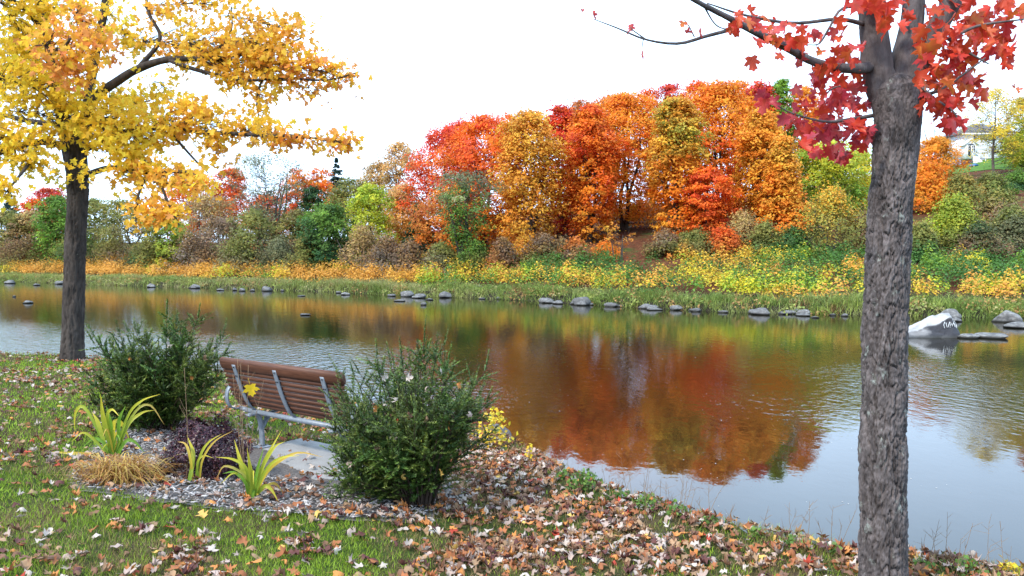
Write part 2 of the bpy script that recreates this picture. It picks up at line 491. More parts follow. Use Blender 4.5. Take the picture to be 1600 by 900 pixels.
# ================================================================ FAR TREES
M_LEAF = leaf_mat('tree_leaves', 0.42, gloss=0.12)
M_BARK_FAR = bark_mat('far_bark', (.030, .022, .018), (.10, .08, .065), scale=6)
M_TWIG = bark_mat('grey_twigs', (.05, .042, .036), (.13, .11, .095), scale=6)
LEAF4 = np.array([(0, -.5, 0), (.42, .02, .10), (0, .55, -.02), (-.42, -.02, .10)])
LF4 = np.array([(0, 1, 2, 3)])
LEAF3 = np.array([(0, .62, 0), (-.44, -.30, .09), (.42, -.36, .05)])
LF3 = np.array([(0, 1, 2)])
PAL = dict(
    red=[(.55, .055, .022), (.62, .10, .02), (.42, .035, .03)], crimson=[(.40, .03, .035), (.46, .05, .04), (.50, .09, .03)],
    redor=[(.62, .115, .02), (.66, .16, .018), (.55, .075, .022)], orange=[(.66, .21, .018), (.64, .17, .02), (.62, .27, .03)],
    rust=[(.46, .15, .03), (.50, .20, .04), (.38, .12, .035)], gold=[(.56, .27, .035), (.54, .31, .04), (.58, .23, .03)],
    goldgreen=[(.40, .30, .04), (.56, .28, .03), (.30, .28, .05)], yellow=[(.62, .40, .03), (.60, .44, .04), (.50, .42, .05)],
    yellowgreen=[(.42, .43, .04), (.50, .46, .04), (.30, .36, .04)], lime=[(.30, .37, .04), (.46, .46, .04), (.20, .30, .035)],
    green=[(.10, .19, .03), (.14, .24, .035), (.08, .14, .03)], brightgreen=[(.15, .28, .035), (.20, .32, .04), (.12, .22, .03)],
    dark=[(.025, .07, .028), (.035, .09, .03), (.05, .10, .03)], spruce=[(.018, .045, .045), (.025, .06, .05), (.03, .06, .04)],
    olive=[(.17, .17, .045), (.22, .20, .05), (.13, .15, .04)], tan=[(.36, .24, .09), (.40, .29, .10), (.30, .20, .10)],
    brown=[(.20, .12, .065), (.26, .15, .06), (.16, .11, .075)], taupe=[(.20, .155, .115), (.25, .19, .13), (.16, .13, .10)],
    greygreen=[(.16, .17, .085), (.20, .19, .09), (.13, .14, .08)], peach=[(.52, .29, .10), (.48, .26, .08), (.42, .30, .12)])
TREES = []
def crown_leaves(X, Y, zb, H, R_, cb, shape, pal, pal2, n_leaf, leaf, seed, dens=1.0, flat=0.62):
    g = np.random.default_rng(seed)
    n_leaf = int(n_leaf * 2.45); leaf *= 0.70
    ncl = max(20, int(n_leaf / 34))
    u = g.uniform(0, 1, ncl) ** (1.6 if shape == 'cone' else (.72 if shape == 'column' else .9))
    if shape == 'round': prof = np.sqrt(np.clip(1 - (1.9 * u - 0.92) ** 2, 0.03, 1))
    elif shape == 'column': prof = np.interp(u, [0, .15, .42, .72, .90, 1], [.52, .76, .98, 1.0, .68, .22])
    elif shape == 'dome': prof = np.clip(1 - u ** 1.5, 0.05, 1) * .9 + .1
    elif shape == 'cone': prof = np.clip(1.02 - u, 0.04, 1)
    else: prof = np.interp(u, [0, .3, .7, 1], [.35, .7, 1.0, .65])
    th = g.uniform(0, 2 * math.pi, ncl)
    lob = 0.50 + 1.02 * vnoise(np.cos(th) * 2.1 + 5, np.sin(th) * 2.1 + 5, u * 5.5, seed)
    if shape in ('round', 'dome'): lob = 0.34 + 1.30 * vnoise(np.cos(th) * 2.4 + 5, np.sin(th) * 2.4 + 5, u * 4.5, seed)
    rad = R_ * prof * lob * g.uniform(0.12, 1, ncl) ** 0.45
    # the hem of the crown hangs unevenly
    hem = cb * (.35 + 1.5 * vnoise(np.cos(th) * 1.8 + 9, np.sin(th) * 1.8 + 9, 0, seed + 7)) - (.06 if shape == 'column' else 0)
    hem = np.maximum(hem, .01)
    C = np.stack([X + rad * np.cos(th), Y + rad * np.sin(th), zb + H * (hem + (1 - hem) * u)], -1)
    cs = np.clip(R_ * 0.25, 0.22, 0.72) * g.uniform(0.55, 1.45, ncl)
    if shape == 'cone': cs = np.clip(R_ * .42 * prof, .12, .6)
    # colour of every clump: one palette low, another high, mixed unevenly
    pa, pb = np.array(PAL[pal]), np.array(PAL[pal2])
    k = np.clip((u - 0.45) * 1.6 + (vnoise(C[:, 0] * .55, C[:, 1] * .55, C[:, 2] * .45, seed + 1) - 0.5) * 2.4 + 0.5, 0, 1)[:, None]
    ci = pa[g.integers(0, len(pa), ncl)] * (1 - k) + pb[g.integers(0, len(pb), ncl)] * k
    ci = ci * g.uniform(0.74, 1.24, (ncl, 1)) * (.78 + .44 * vnoise(C[:, 0] * .9, C[:, 1] * .9, C[:, 2] * 1.1, seed + 2))[:, None]
    own = g.integers(0, ncl, n_leaf)
    d = g.normal(0, 1, (n_leaf, 3)); d = norm(d) * g.uniform(0.15, 1, (n_leaf, 1)) ** 0.5
    d = d * np.where(g.uniform(0, 1, (n_leaf, 1)) < .16, g.uniform(1.2, 2.3, (n_leaf, 1)), 1.0)
    P = C[own] + d * cs[own, None] * np.array([1, 1, flat if shape != 'dome' else flat + .25])
    outw = np.stack([P[:, 0] - X, P[:, 1] - Y, 0 * P[:, 0]], -1)
    P[:, 2] -= 0.22 * np.linalg.norm(outw, axis=1) * (cs[own] / (R_ + .1)) * 0.8
    nr = norm(outw) * 0.55 + np.array([0, 0, 0.75]) + g.normal(0, 0.36, (n_leaf, 3))
    Mx = frames(nr, g.uniform(0, 6.3, n_leaf))
    S = leaf * g.uniform(0.6, 1.3, n_leaf)
    cc = ci[own] * 1.24 * g.uniform(0.84, 1.16, (n_leaf, 1)) * (1 + g.normal(0, .04, (n_leaf, 3)))
    return instance(LEAF3, LF3, Mx, P, S, np.clip(cc, 0.004, .85)), C
def far_tree(name, label, cat, px, top, wid, D, pal, pal2=None, shape='column', cb=0.12, n=6000, leaf=0.30, base=None,
             group=None, twiggy=0, trunk=True, flat=0.62, rr=1.0):
    seed = len(TREES) * 13 + 5
    g = np.random.default_rng(seed)
    P0 = W(px, 400, D); X, Y = P0[0], D
    zb = float(hill(X, Y)) if base is None else W(px, base, D)[2]
    zb = max(zb, float(hill(X, Y)) - 0.05) if base is not None else zb
    zt = W(px, top, D)[2]
    H = zt - zb
    R_ = wid * D / F_PX / 2 * rr * (1.34 if shape == 'column' else 1.16)
    o = empty(name, (X, Y, zb), label, cat, group)
    TREES.append(o)
    (V, Fq, C), CL = crown_leaves(X, Y, zb, H * 0.98, R_, cb, shape, pal, pal2 or pal, n, leaf, seed, flat=flat)
    if trunk:
        J = Join()
        r0 = 0.012 * H + 0.035
        top_t = np.array([X + g.normal(0, .02 * H), Y, zb + H * 0.88])
        nst = 1 if shape == 'cone' or shape == 'round' and H > 7 else 3
        for q in range(nst):
            w = g.normal(0, 0.02 * H, (3, 3)) * np.array([1, 1, 0])
            tp = top_t + (np.array([g.normal(0, R_ * .35), g.normal(0, R_ * .35), -.1 * H]) if nst > 1 else 0)
            base_p = np.array([X + (g.normal(0, .12) if nst > 1 else 0), Y, zb - 0.25])
            pts = [base_p, base_p * .66 + tp * .34 + w[0], base_p * .33 + tp * .67 + w[1], tp]
            J.add(*tube(pts, [r0 * 1.2, r0 * .85, r0 * .55, r0 * .15], 6, 9, cap=False))
        for c in CL[g.permutation(len(CL))[:(16 + twiggy)]]:
            f = np.clip((c[2] - zb) / H - 0.16, 0.06, .85)
            a = np.array([X, Y, zb + H * f]) + (top_t - np.array([X, Y, zb + H * .88])) * f
            mid = (a + c) / 2 + np.array([0, 0, -.04 * H])
            r1 = r0 * (0.42 if not twiggy else .30) * (1 - .5 * f)
            J.add(*tube([a, mid, c], [r1, r1 * .6, r1 * .15], 4, 5, cap=False))
            if twiggy:
                for q in range(5):
                    e = c + g.normal(0, R_ * .30, 3) + np.array([0, 0, R_ * .12])
                    b = mid * (1 - .2 * q) + c * (.2 * q)
                    J.add(*tube([b, (b + e) / 2 + g.normal(0, .08, 3), e], [r1 * .35, r1 * .22, r1 * .08], 3, 4, cap=False))
        J.build('trunk', M_TWIG if twiggy else M_BARK_FAR, o, smooth=True)
    mobj('crown', V, Fq, M_LEAF, o, C)
    return o

FG = 'maples on the wooded hill'
# the big maples on the hill, main row
T = far_tree
T('maple_tree', 'red-orange maple ending the hill wood, beside the tan trees', 'tree', 700, 198, 92, 75, 'redor', 'red', n=7000, cb=.10, group=FG)
T('maple_tree', 'broad orange maple with red top between red-orange and golden maples', 'tree', 757, 182, 108, 68, 'orange', 'redor', n=9000, cb=.06, group=FG)
T('maple_tree', 'tall golden-yellow maple rising between orange and red maples', 'tree', 827, 172, 80, 63, 'gold', 'gold', n=8500, cb=.05, group=FG)
T('maple_tree', 'narrow scarlet maple just beside the tall golden maple', 'tree', 877, 164, 54, 70, 'red', 'red', n=6000, cb=.06, group=FG)
T('maple_tree', 'dusky red-orange maple between scarlet and wide orange maples', 'tree', 921, 164, 66, 64, 'orange', 'redor', n=7500, cb=.06, group=FG)
T('maple_tree', 'wide amber-orange maple in the middle of the hill wood', 'tree', 975, 146, 112, 69, 'orange', 'orange', n=11500, cb=.08, group=FG)
T('maple_tree', 'yellow-green and orange maple between two orange maples', 'tree', 1056, 150, 64, 60, 'orange', 'goldgreen', n=8000, cb=.07, group=FG)
T('maple_tree', 'broadest deep orange maple of the hill wood', 'tree', 1120, 130, 118, 67, 'redor', 'orange', n=13000, cb=.07, group=FG)
T('maple_tree', 'brown-gold maple with dark trunks beside the deep orange maple', 'tree', 1185, 172, 62, 61, 'orange', 'gold', n=5500, cb=.08, group=FG)
T('maple_tree', 'bright red maple top above the brown-gold maple', 'tree', 1186, 126, 52, 74, 'red', 'red', n=4200, cb=.42, group=FG)
T('maple_tree', 'slim green-topped maple near the hanging red leaves', 'tree', 1216, 122, 38, 73, 'green', 'brightgreen', n=4200, cb=.10, group=FG)
T('maple_tree', 'orange maple at the end of the ridge, behind the red leaves', 'tree', 1250, 134, 54, 75, 'orange', 'orange', n=4500, cb=.10, group=FG)
T('maple_tree', 'golden orange maple with drooping layers near the lime tree', 'tree', 1221, 214, 72, 58, 'orange', 'gold', n=6500, cb=.08, group=FG, shape='dome', flat=.42)
# tops of the row behind
for px, top, wid, pal, lab in (
        (722, 186, 60, 'red', 'scarlet maple top behind the red-orange end maple'),
        (795, 174, 60, 'redor', 'red-orange maple top behind the golden maple'),
        (905, 155, 56, 'rust', 'rust brown maple top behind the scarlet maple'),
        (945, 148, 56, 'rust', 'rust maple top behind the wide amber maple'),
        (1010, 139, 60, 'redor', 'dull red-orange maple top behind the yellow-green maple'),
        (1045, 126, 46, 'crimson', 'small crimson maple top on the ridge line'),
        (1085, 126, 60, 'redor', 'red-orange maple top behind the broadest orange maple'),
        (1150, 124, 66, 'orange', 'pale orange maple top beside the bright red one'),
        (1275, 168, 50, 'rust', 'low rust maple behind the end of the ridge')):
    T('maple_tree', lab, 'tree', px, top, wid, 84, pal, n=3200, cb=.25, group=FG)
# lower maples in front
T('maple_tree', 'slim fiery red maple low before the broadest orange maple', 'tree', 1104, 262, 58, 58, 'redor', 'redor', 'column', .10, 4200, .27, group=FG, flat=.38)
T('maple_tree', 'small orange maple under the red-orange end maple', 'tree', 705, 300, 100, 66, 'orange', 'rust', 'round', .05, 4500, .27, group=FG)
T('maple_sapling', 'thin bare sapling in front of the red leaf-strewn slope', 'tree', 967, 352, 40, 50, 'rust', 'gold', 'vase', .45, 160, .2, twiggy=8)
T('open_tree', 'open green tree with dark leaning trunks before the orange maples', 'tree', 727, 266, 84, 56, 'green', 'greygreen', 'vase', .28, 2300, .24, twiggy=26)
T('lime_tree', 'bright yellow-green tree beside the thick near trunk', 'tree', 1292, 222, 108, 66, 'brightgreen', 'yellowgreen', 'round', .05, 6500, .29)
T('lime_tree', 'yellow tree partly behind the thick near trunk', 'tree', 1332, 236, 66, 70, 'yellowgreen', 'yellow', 'round', .05, 3600, .29)
# left end of the river
LG = 'trees along the left of the far bank'
T('spruce_tree', 'dark blue spruce at the far left edge', 'tree', 18, 298, 62, 104, 'spruce', None, 'cone', .02, 3500, .34, group='spruces in the wood', flat=.42)
T('maple_tree', 'crimson maple with orange flank beside the left spruce', 'tree', 84, 293, 58, 98, 'redor', 'crimson', 'round', .1, 3600, .36, group=LG)
T('maple_tree', 'orange flank maple beneath the crimson maple', 'tree', 60, 310, 46, 94, 'rust', 'redor', 'round', .1, 2400, .34, group=LG)
T('birch_tree', 'bright green tree just left of the yellow maple trunk', 'tree', 92, 306, 60, 82, 'brightgreen', 'green', 'round', .02, 4500, .3, group=LG)
T('tan_tree', 'tan-brown bushy tree by the left picture edge', 'tree', 10, 330, 74, 84, 'tan', 'olive', 'round', .03, 3600, .3, group=LG)
T('tan_tree', 'brownish tree between the left edge and the green tree', 'tree', 52, 330, 50, 84, 'brown', 'tan', 'round', .03, 2800, .3, group=LG)
T('green_tree', 'green tree just right of the yellow maple trunk', 'tree', 150, 310, 60, 84, 'green', 'olive', 'round', .03, 3600, .3, group=LG)
T('brown_tree', 'dark brown tree behind the hanging orange leaves', 'tree', 200, 312, 90, 82, 'brown', 'olive', 'round', .03, 3800, .3, group=LG)
T('olive_tree', 'olive green bushy tree below the hanging orange leaves', 'tree', 262, 330, 60, 72, 'olive', 'lime', 'round', .02, 3800, .28, group=LG)
T('maple_tree', 'orange-red maple behind the tips of the drooping yellow branch', 'tree', 300, 266, 84, 100, 'redor', 'orange', 'round', .1, 4200, .38, group=LG)
T('maple_tree', 'second orange-red maple behind the bare willow', 'tree', 362, 264, 52, 100, 'rust', 'redor', 'round', .1, 3600, .38, group=LG)
T('taupe_tree', 'taupe leafless-looking tree between olive tree and willow', 'tree', 325, 305, 78, 76, 'taupe', 'tan', 'round', .03, 3000, .26, twiggy=14, group=LG)
T('taupe_tree', 'low taupe bush tree in front of the willow', 'tree', 350, 338, 70, 70, 'taupe', 'brown', 'round', .0, 2600, .25, twiggy=12, group=LG)
T('willow_tree', 'half bare grey-green willow with dark spreading branches', 'tree', 418, 238, 116, 74, 'greygreen', 'greygreen', 'vase', .25, 2600, .22, twiggy=70)
T('maple_tree', 'orange maple glowing behind the willow branches', 'tree', 420, 306, 70, 90, 'rust', 'redor', 'round', .05, 3200, .34, group=LG)
T('grey_bush_tree', 'grey-green round tree at the willow foot', 'tree', 395, 330, 74, 68, 'greygreen', 'olive', 'round', .0, 3200, .26, group=LG)
T('maple_tree', 'small orange-red maple top left of the spruce', 'tree', 468, 264, 44, 100, 'redor', 'orange', 'round', .2, 2000, .38, group=LG)
T('maple_tree', 'bigger orange-red maple top beside the spruce', 'tree', 500, 262, 52, 102, 'redor', 'orange', 'round', .2, 2400, .38, group=LG)
T('spruce_tree', 'pointed dark spruce against the sky between orange maples', 'tree', 527, 244, 44, 104, 'spruce', None, 'cone', .3, 3400, .34, group='spruces in the wood', flat=.42)
T('green_tree', 'small green tree beneath the orange maple tops', 'tree', 487, 288, 42, 78, 'green', 'dark', 'round', .1, 2600, .28, group=LG)
T('brown_tree', 'olive brown tree between willow and dark green tree', 'tree', 462, 330, 70, 72, 'brown', 'olive', 'round', .0, 3200, .27, group=LG)
T('alder_tree', 'dark green dense tree leaning at the bank', 'tree', 512, 318, 76, 64, 'dark', 'green', 'round', .05, 4500, .27)
T('tan_tree', 'pale tan tree behind the dark green tree', 'tree', 545, 280, 70, 82, 'tan', 'olive', 'round', .1, 3600, .3, group=LG)
T('yellow_tree', 'round yellow-green tree right of the dark green tree', 'tree', 578, 288, 64, 70, 'yellowgreen', 'lime', 'round', .08, 4200, .26)
T('tan_tree', 'tall pale peach tree left of the red-orange maples', 'tree', 624, 222, 78, 84, 'peach', 'peach', 'round', .12, 4600, .28, twiggy=18, group=LG)
T('tan_tree', 'peach-brown tree behind the yellow-green tree', 'tree', 592, 252, 66, 86, 'peach', 'tan', 'round', .12, 3000, .3, group=LG)
T('tan_tree', 'golden tan tree under the tall peach tree', 'tree', 632, 290, 66, 76, 'gold', 'peach', 'round', .05, 3400, .28, group=LG)
T('spruce_tree', 'dark spruce at the foot of the peach tree', 'tree', 652, 318, 46, 70, 'spruce', 'dark', 'cone', .02, 3200, .3, group='spruces in the wood', flat=.42)
T('spruce_tree', 'small dark spruce by the orange maples', 'tree', 668, 344, 40, 66, 'spruce', 'dark', 'cone', .02, 2400, .3, group='spruces in the wood', flat=.42)
# shrubs along the wood's edge
SG = 'shrubs along the wood edge'
for px, top, wid, D, pal, p2, lab in (
        (30, 372, 90, 80, 'olive', 'brown', 'olive brown shrub under the tan left edge trees'), (118, 366, 70, 78, 'dark', 'olive', 'dark shrub behind the yellow maple trunk'),
        (178, 358, 70, 76, 'brown', 'olive', 'brown shrub right of the yellow maple trunk'), (228, 372, 60, 72, 'dark', 'olive', 'dark green shrub left of the olive tree'),
        (300, 366, 70, 70, 'taupe', 'brown', 'taupe shrub under the taupe trees'), (372, 372, 70, 66, 'taupe', 'olive', 'grey-brown shrub under the willow'),
        (438, 370, 66, 66, 'olive', 'greygreen', 'grey-olive shrub right of the willow'), (478, 374, 56, 63, 'brown', 'olive', 'brown shrub left of the dark green tree'),
        (566, 362, 72, 60, 'brown', 'tan', 'tan-brown arching shrub beside the dark green tree'), (604, 372, 66, 58, 'taupe', 'brown', 'taupe shrub below the yellow-green tree'),
        (640, 380, 50, 57, 'brown', 'brown', 'small dark brown shrub below the spruces'), (690, 376, 66, 56, 'taupe', 'olive', 'taupe shrub before the orange maples'),
        (742, 378, 60, 55, 'olive', 'green', 'olive shrub at the foot of the open green tree'), (785, 380, 50, 54, 'rust', 'brown', 'rusty low shrub at the golden maple foot'),
        (850, 368, 66, 55, 'olive', 'brown', 'olive shrub below the golden maple'), (900, 372, 56, 54, 'brown', 'rust', 'brown shrub below the wide amber maple'),
        (1040, 372, 56, 54, 'olive', 'brown', 'olive shrub at the edge of the leafy slope'), (1090, 366, 60, 54, 'brown', 'olive', 'brown shrub under the broadest orange maple'),
        (1160, 340, 60, 56, 'olive', 'tan', 'tall olive shrub right of the broadest orange maple'), (1195, 352, 56, 53, 'dark', 'olive', 'dark shrub below the golden drooping maple'),
        (1240, 360, 56, 51, 'green', 'dark', 'green shrub at the bottom of the slope'), (1298, 304, 112, 51, 'olive', 'goldgreen', 'big feathery olive shrub near the thick trunk'),
        (780, 330, 90, 78, 'brown', 'dark', 'dim brown shrub deep among the golden maple trunks'), (880, 322, 90, 78, 'brown', 'rust', 'dim brown shrub deep among the scarlet maple trunks'), (1000, 318, 100, 78, 'brown', 'rust', 'dim rust shrub deep among the amber maple trunks'),
        (1090, 316, 100, 78, 'brown', 'dark', 'dim brown shrub deep among the orange maple trunks'), (1180, 320, 90, 78, 'dark', 'brown', 'dim dark shrub deep among the brown-gold maple trunks'),
        (820, 374, 60, 56, 'olive', 'gold', 'olive-gold shrub under the tall golden maple'), (880, 378, 50, 55, 'olive', 'brown', 'small olive shrub under the scarlet maple'), (945, 376, 44, 55, 'rust', 'orange', 'small orange shrub left of the leafy slope'),
        (1070, 374, 44, 54, 'rust', 'olive', 'small rusty shrub right of the leafy slope'), (1130, 366, 60, 54, 'rust', 'redor', 'red-orange shrub under the broadest orange maple'),
        (1350, 330, 70, 52, 'olive', 'brown', 'olive brown shrub behind the thick trunk'), (1262, 326, 60, 58, 'dark', 'olive', 'dark shrub left of the feathery olive shrub')):
    T('shrub', lab, 'shrub', px, top - 6 * ((px * 7) % 3 - 1), wid, D, pal, p2, 'dome', 0.0, int(1500 + wid * 14), .20, group=SG, twiggy=6, rr=1.2)
# right of the near trunk
RG = 'trees and shrubs below the house'
T('bare_tree', 'bare purplish tree beside the thick near trunk', 'tree', 1462, 176, 74, 96, 'taupe', 'crimson', 'vase', .3, 350, .2, twiggy=60)
T('maple_tree', 'amber maple right of the thick near trunk', 'tree', 1460, 214, 54, 84, 'orange', 'gold', 'round', .1, 5200, .28, group=RG)
T('amber_shrub', 'tall amber shrub below the amber maple', 'shrub', 1448, 258, 84, 66, 'gold', 'orange', 'dome', .0, 4800, .24, group=RG)
T('amber_shrub', 'golden olive shrub below the house lawn', 'shrub', 1498, 276, 76, 64, 'gold', 'olive', 'dome', .0, 4200, .24, group=RG)
T('olive_shrub', 'large olive-green shrub right of the thick trunk', 'shrub', 1490, 314, 100, 52, 'olive', 'lime', 'dome', .0, 5200, .21, group=RG)
T('olive_shrub', 'brown-olive shrub at the right picture edge', 'shrub', 1556, 300, 84, 56, 'brown', 'olive', 'dome', .0, 4200, .22, group=RG)
T('olive_shrub', 'grey-green shrub low by the right picture edge', 'shrub', 1580, 330, 90, 50, 'greygreen', 'olive', 'dome', .0, 4200, .21, group=RG)
T('olive_shrub', 'dark brown shrub over the knotweed right of the trunk', 'shrub', 1530, 356, 76, 47, 'brown', 'dark', 'dome', .0, 3000, .2, group=RG)
T('olive_shrub', 'dark green shrub under the amber shrub', 'shrub', 1440, 350, 60, 48, 'dark', 'olive', 'dome', .0, 2800, .2, group=RG)
T('evergreen_shrub', 'dark green rounded shrub on the house slope', 'shrub', 1588, 272, 60, 76, 'dark', 'green', 'dome', .0, 3000, .26, group=RG)
T('evergreen_shrub', 'low green shrub below the slender yellow tree', 'shrub', 1545, 276, 62, 72, 'green', 'olive', 'dome', .0, 3000, .25, group=RG)
T('slender_tree', 'slender yellow tree with pale stems in front of the house', 'tree', 1550, 140, 78, 88, 'yellow', 'yellow', 'round', .26, 2600, .22, twiggy=34)
T('green_tree', 'yellow-green tree right of the house', 'tree', 1598, 152, 76, 92, 'lime', 'goldgreen', 'round', .12, 5000, .3, group=RG)
T('rust_tree', 'rusty brown tree rising at the right picture edge', 'tree', 1625, 110, 70, 104, 'brown', 'rust', 'round', .2, 3600, .32, group=RG)
T('green_tree', 'small green tree with thin trunk on the house lawn', 'tree', 1582, 214, 42, 100, 'green', 'lime', 'round', .38, 2200, .26, group=RG)
# ================================================================ FAR BANK: ground cover, rocks, house
M_COVER = leaf_mat('knotweed_leaves', 0.35, gloss=0.2)
def along_bank(n, s0, s1, x0=-62, x1=36):
    x = rng.uniform(x0, x1, n); s = rng.uniform(s0, s1, n)
    return x, far_edge(x) + s / 0.88, s
# -- knotweed: low domes of arching leaf sprays, in green, yellow and orange drifts
nc_ = 2600
x, y, s = along_bank(nc_, 1.7, 15.5, -66, 38)
# nearer the right the strip is wider, on the left narrower
wide = np.interp(x, [-50, -20, 0, 12, 30], [9.5, 10.5, 13.5, 13.0, 12.5])
keep = s < wide
# bare leaf-strewn patch under the maples
xp, _ = to_px(np.stack([x, y, 0 * x], -1))
keep &= ~((np.abs(xp - 1010) < 52) & (s > 9.5))
x, y, s = x[keep], y[keep], s[keep]; nc_ = len(x)
drift = fbm(x * 0.10 + s * 0.06, s * 0.50, 0, 51, 3)
low = np.clip((6.5 - s) / 4.0, 0, 1)
pxx, _ = to_px(np.stack([x, y, 0 * x], -1))
leftness = np.interp(pxx, [0, 500, 560, 700, 1600], [.19, .19, .03, .0, -.03])
val = drift + 0.10 * low + leftness
vj = val + rng.normal(0, .012, nc_)
stops = np.array([.40, .47, .515, .55, .60, .66])
ramp_c = np.array([(.055, .13, .025), (.10, .22, .03), (.27, .36, .03), (.52, .47, .03), (.60, .37, .04), (.56, .28, .05)])
cc = np.stack([np.interp(vj, stops, ramp_c[:, q]) for q in range(3)], -1) * 1.22 * rng.uniform(.85, 1.15, (nc_, 1))
cr_ = rng.uniform(.45, .95, nc_); ch = rng.uniform(.8, 1.75, nc_)
per = 105
own = np.repeat(np.arange(nc_), per); n = len(own)
th = rng.uniform(0, 6.283, n); rr = np.sqrt(rng.uniform(0.02, 1, n))
dome = np.sqrt(np.clip(1 - rr ** 2 * .92, 0, 1))
P = np.stack([x[own] + cr_[own] * rr * np.cos(th), y[own] + cr_[own] * rr * np.sin(th), np.zeros(n)], -1)
P[:, 2] = hill(P[:, 0], P[:, 1]) + ch[own] * dome * rng.uniform(.55, 1.05, n)
nr = np.stack([np.cos(th) * rr * .8, np.sin(th) * rr * .8, np.full(n, .8)], -1) + rng.normal(0, .30, (n, 3))
V, Fq, C = instance(LEAF3, LF3, frames(nr, rng.uniform(0, 6.3, n)), P, rng.uniform(.07, .16, n),
                    np.clip(cc[own] * rng.uniform(.86, 1.14, (n, 1)), .01, .8))
tag(mobj('knotweed', V, Fq, M_COVER, col=C), 'green, yellow and orange knotweed covering the far bank below the wood', 'ground cover', kind='stuff')

# -- tall riverside grass
def blades(P, h, w, lean, C, seg=2, curve=1.0):
    """tapering bent blades rooted at P: (m,3); lean (m,3) horizontal tip offset"""
    m_ = len(P)
    side = norm(np.cross(lean + rng.normal(0, .02, (m_, 3)), np.array([[0, 0, 1.]]) + rng.normal(0, .25, (m_, 3))))
    rows = []
    for q in range(seg + 1):
        f = q / seg
        c = P + np.array([0, 0, 1.]) * (h * f)[:, None] + lean * (f ** 1.8)
        ww = (w * (1 - f) ** 0.7)[:, None]
        if q < seg: rows += [c - side * ww / 2, c + side * ww / 2]
        else: rows += [c]
    V = np.stack(rows, 1)
    k = V.shape[1]
    tri = []
    for q in range(seg - 1):
        a = 2 * q
        tri += [(a, a + 1, a + 3), (a, a + 3, a + 2)]
    a = 2 * (seg - 1); tri.append((a, a + 1, a + 2))
    Fq = np.array(tri)[None] + (np.arange(m_) * k)[:, None, None]
    return V.reshape(-1, 3), Fq.reshape(-1, 3), np.repeat(C, k, 0)
nt = 2400
x, y, s = along_bank(nt, -0.25, 2.3, -66, 38)
per = 18
own = np.repeat(np.arange(nt), per); n = len(own)
P = np.stack([x[own] + rng.normal(0, .20, n), y[own] + rng.normal(0, .20, n), np.zeros(n)], -1)
P[:, 2] = hill(P[:, 0], P[:, 1]) - .03
tint = fbm(x * .25, s * .6, 0, 61)
G1, G2, G3 = np.array((.21, .28, .065)), np.array((.42, .38, .17)), np.array((.32, .38, .08))
k = np.clip((tint - .35) * 3, 0, 1)[:, None]
tc_ = G1 * (1 - k) + G2 * k
tc_ = np.where((rng.uniform(0, 1, nt) < .28)[:, None], G3, tc_)
tc_ = np.where((rng.uniform(0, 1, nt) < .05)[:, None], np.array((.30, .17, .07)), tc_)
hh = (np.interp(s, [0, .8, 1.7, 2.3], [.30, .46, .46, .36])[own]) * (0.25 + 1.5 * fbm(x[own] * .8, s[own] * .8, 0, 63)) * rng.uniform(.65, 1.25, n)
a = rng.uniform(0, 6.283, n)
lean = np.stack([np.cos(a), np.sin(a), 0 * a], -1) * (hh * rng.uniform(.5, 1.7, n))[:, None]
lean[:, 1] -= hh * .12
V, Fq, C = blades(P, hh, rng.uniform(.022, .05, n), lean, np.clip(tc_[own] * rng.uniform(.65, 1.3, (n, 1)), .01, .6))
# leafy weeds mixed into the grass
nw = 620
xw, yw, sw = along_bank(nw, -.1, 2.6, -66, 38)
ow = np.repeat(np.arange(nw), 46); n = len(ow)
dd = norm(rng.normal(0, 1, (n, 3))); dd[:, 2] = np.abs(dd[:, 2])
rw = rng.uniform(.25, .75, nw)
Pw = np.stack([xw[ow], yw[ow], hill(xw[ow], yw[ow]) - .05], -1) + dd * (rw[ow] * rng.uniform(.6, 1.05, n))[:, None] * np.array((1, 1, .95))
cw = np.array([(.22, .29, .065), (.32, .36, .09), (.14, .20, .05), (.38, .34, .14), (.42, .24, .09)])[rng.integers(0, 5, nw)]
Vw, Fw, Cw2 = instance(LEAF3, LF3, frames(dd + rng.normal(0, .5, (n, 3)), rng.uniform(0, 6.3, n)), Pw, rng.uniform(.06, .14, n), np.clip(cw[ow] * rng.uniform(.7, 1.3, (n, 1)), .01, .6))
V, Fq, C = np.vstack([V, Vw]), np.vstack([Fq, Fw + len(V)]), np.vstack([C, Cw2])
tag(mobj('riverside_grass', V, Fq, M_COVER, col=C), 'tall grey-green grass along the far waterline', 'grass', kind='stuff')

# -- rocks
m, N, L, out = new_mat('river_rock')
v = obj_coord(N, L)
n1 = noise_node(N, L, 2.2, 6, v, 0.65); n2 = noise_node(N, L, 14, 5, v, 0.7)
oi = N.new('ShaderNodeObjectInfo')
c = ramp(N, L, n1.outputs['Fac'], [(0.32, (.07, .068, .07)), (0.52, (.19, .185, .18)), (0.72, (.42, .41, .39))])
rf = N.new('ShaderNodeMath'); rf.operation = 'MULTIPLY'; L.new(oi.outputs['Random'], rf.inputs[0]); rf.inputs[1].default_value = .75
c = mixc(N, L, rf.outputs[0], c, (.10, .098, .10))
sxr = N.new('ShaderNodeSeparateXYZ'); gm = N.new('ShaderNodeNewGeometry'); L.new(gm.outputs['Position'], sxr.inputs[0])
wr = N.new('ShaderNodeMapRange'); wr.inputs['From Min'].default_value = .03; wr.inputs['From Max'].default_value = .09; L.new(sxr.outputs['Z'], wr.inputs['Value'])
c = mixc(N, L, wr.outputs['Result'], (.025, .024, .02), c)
principled(N, L, out, c, 0.85, bump(N, L, n2.outputs['Fac'], 0.7, 0.05), spec=0.25)
M_ROCK = m
m, N, L, out = new_mat('pale_boulder')
v = obj_coord(N, L)
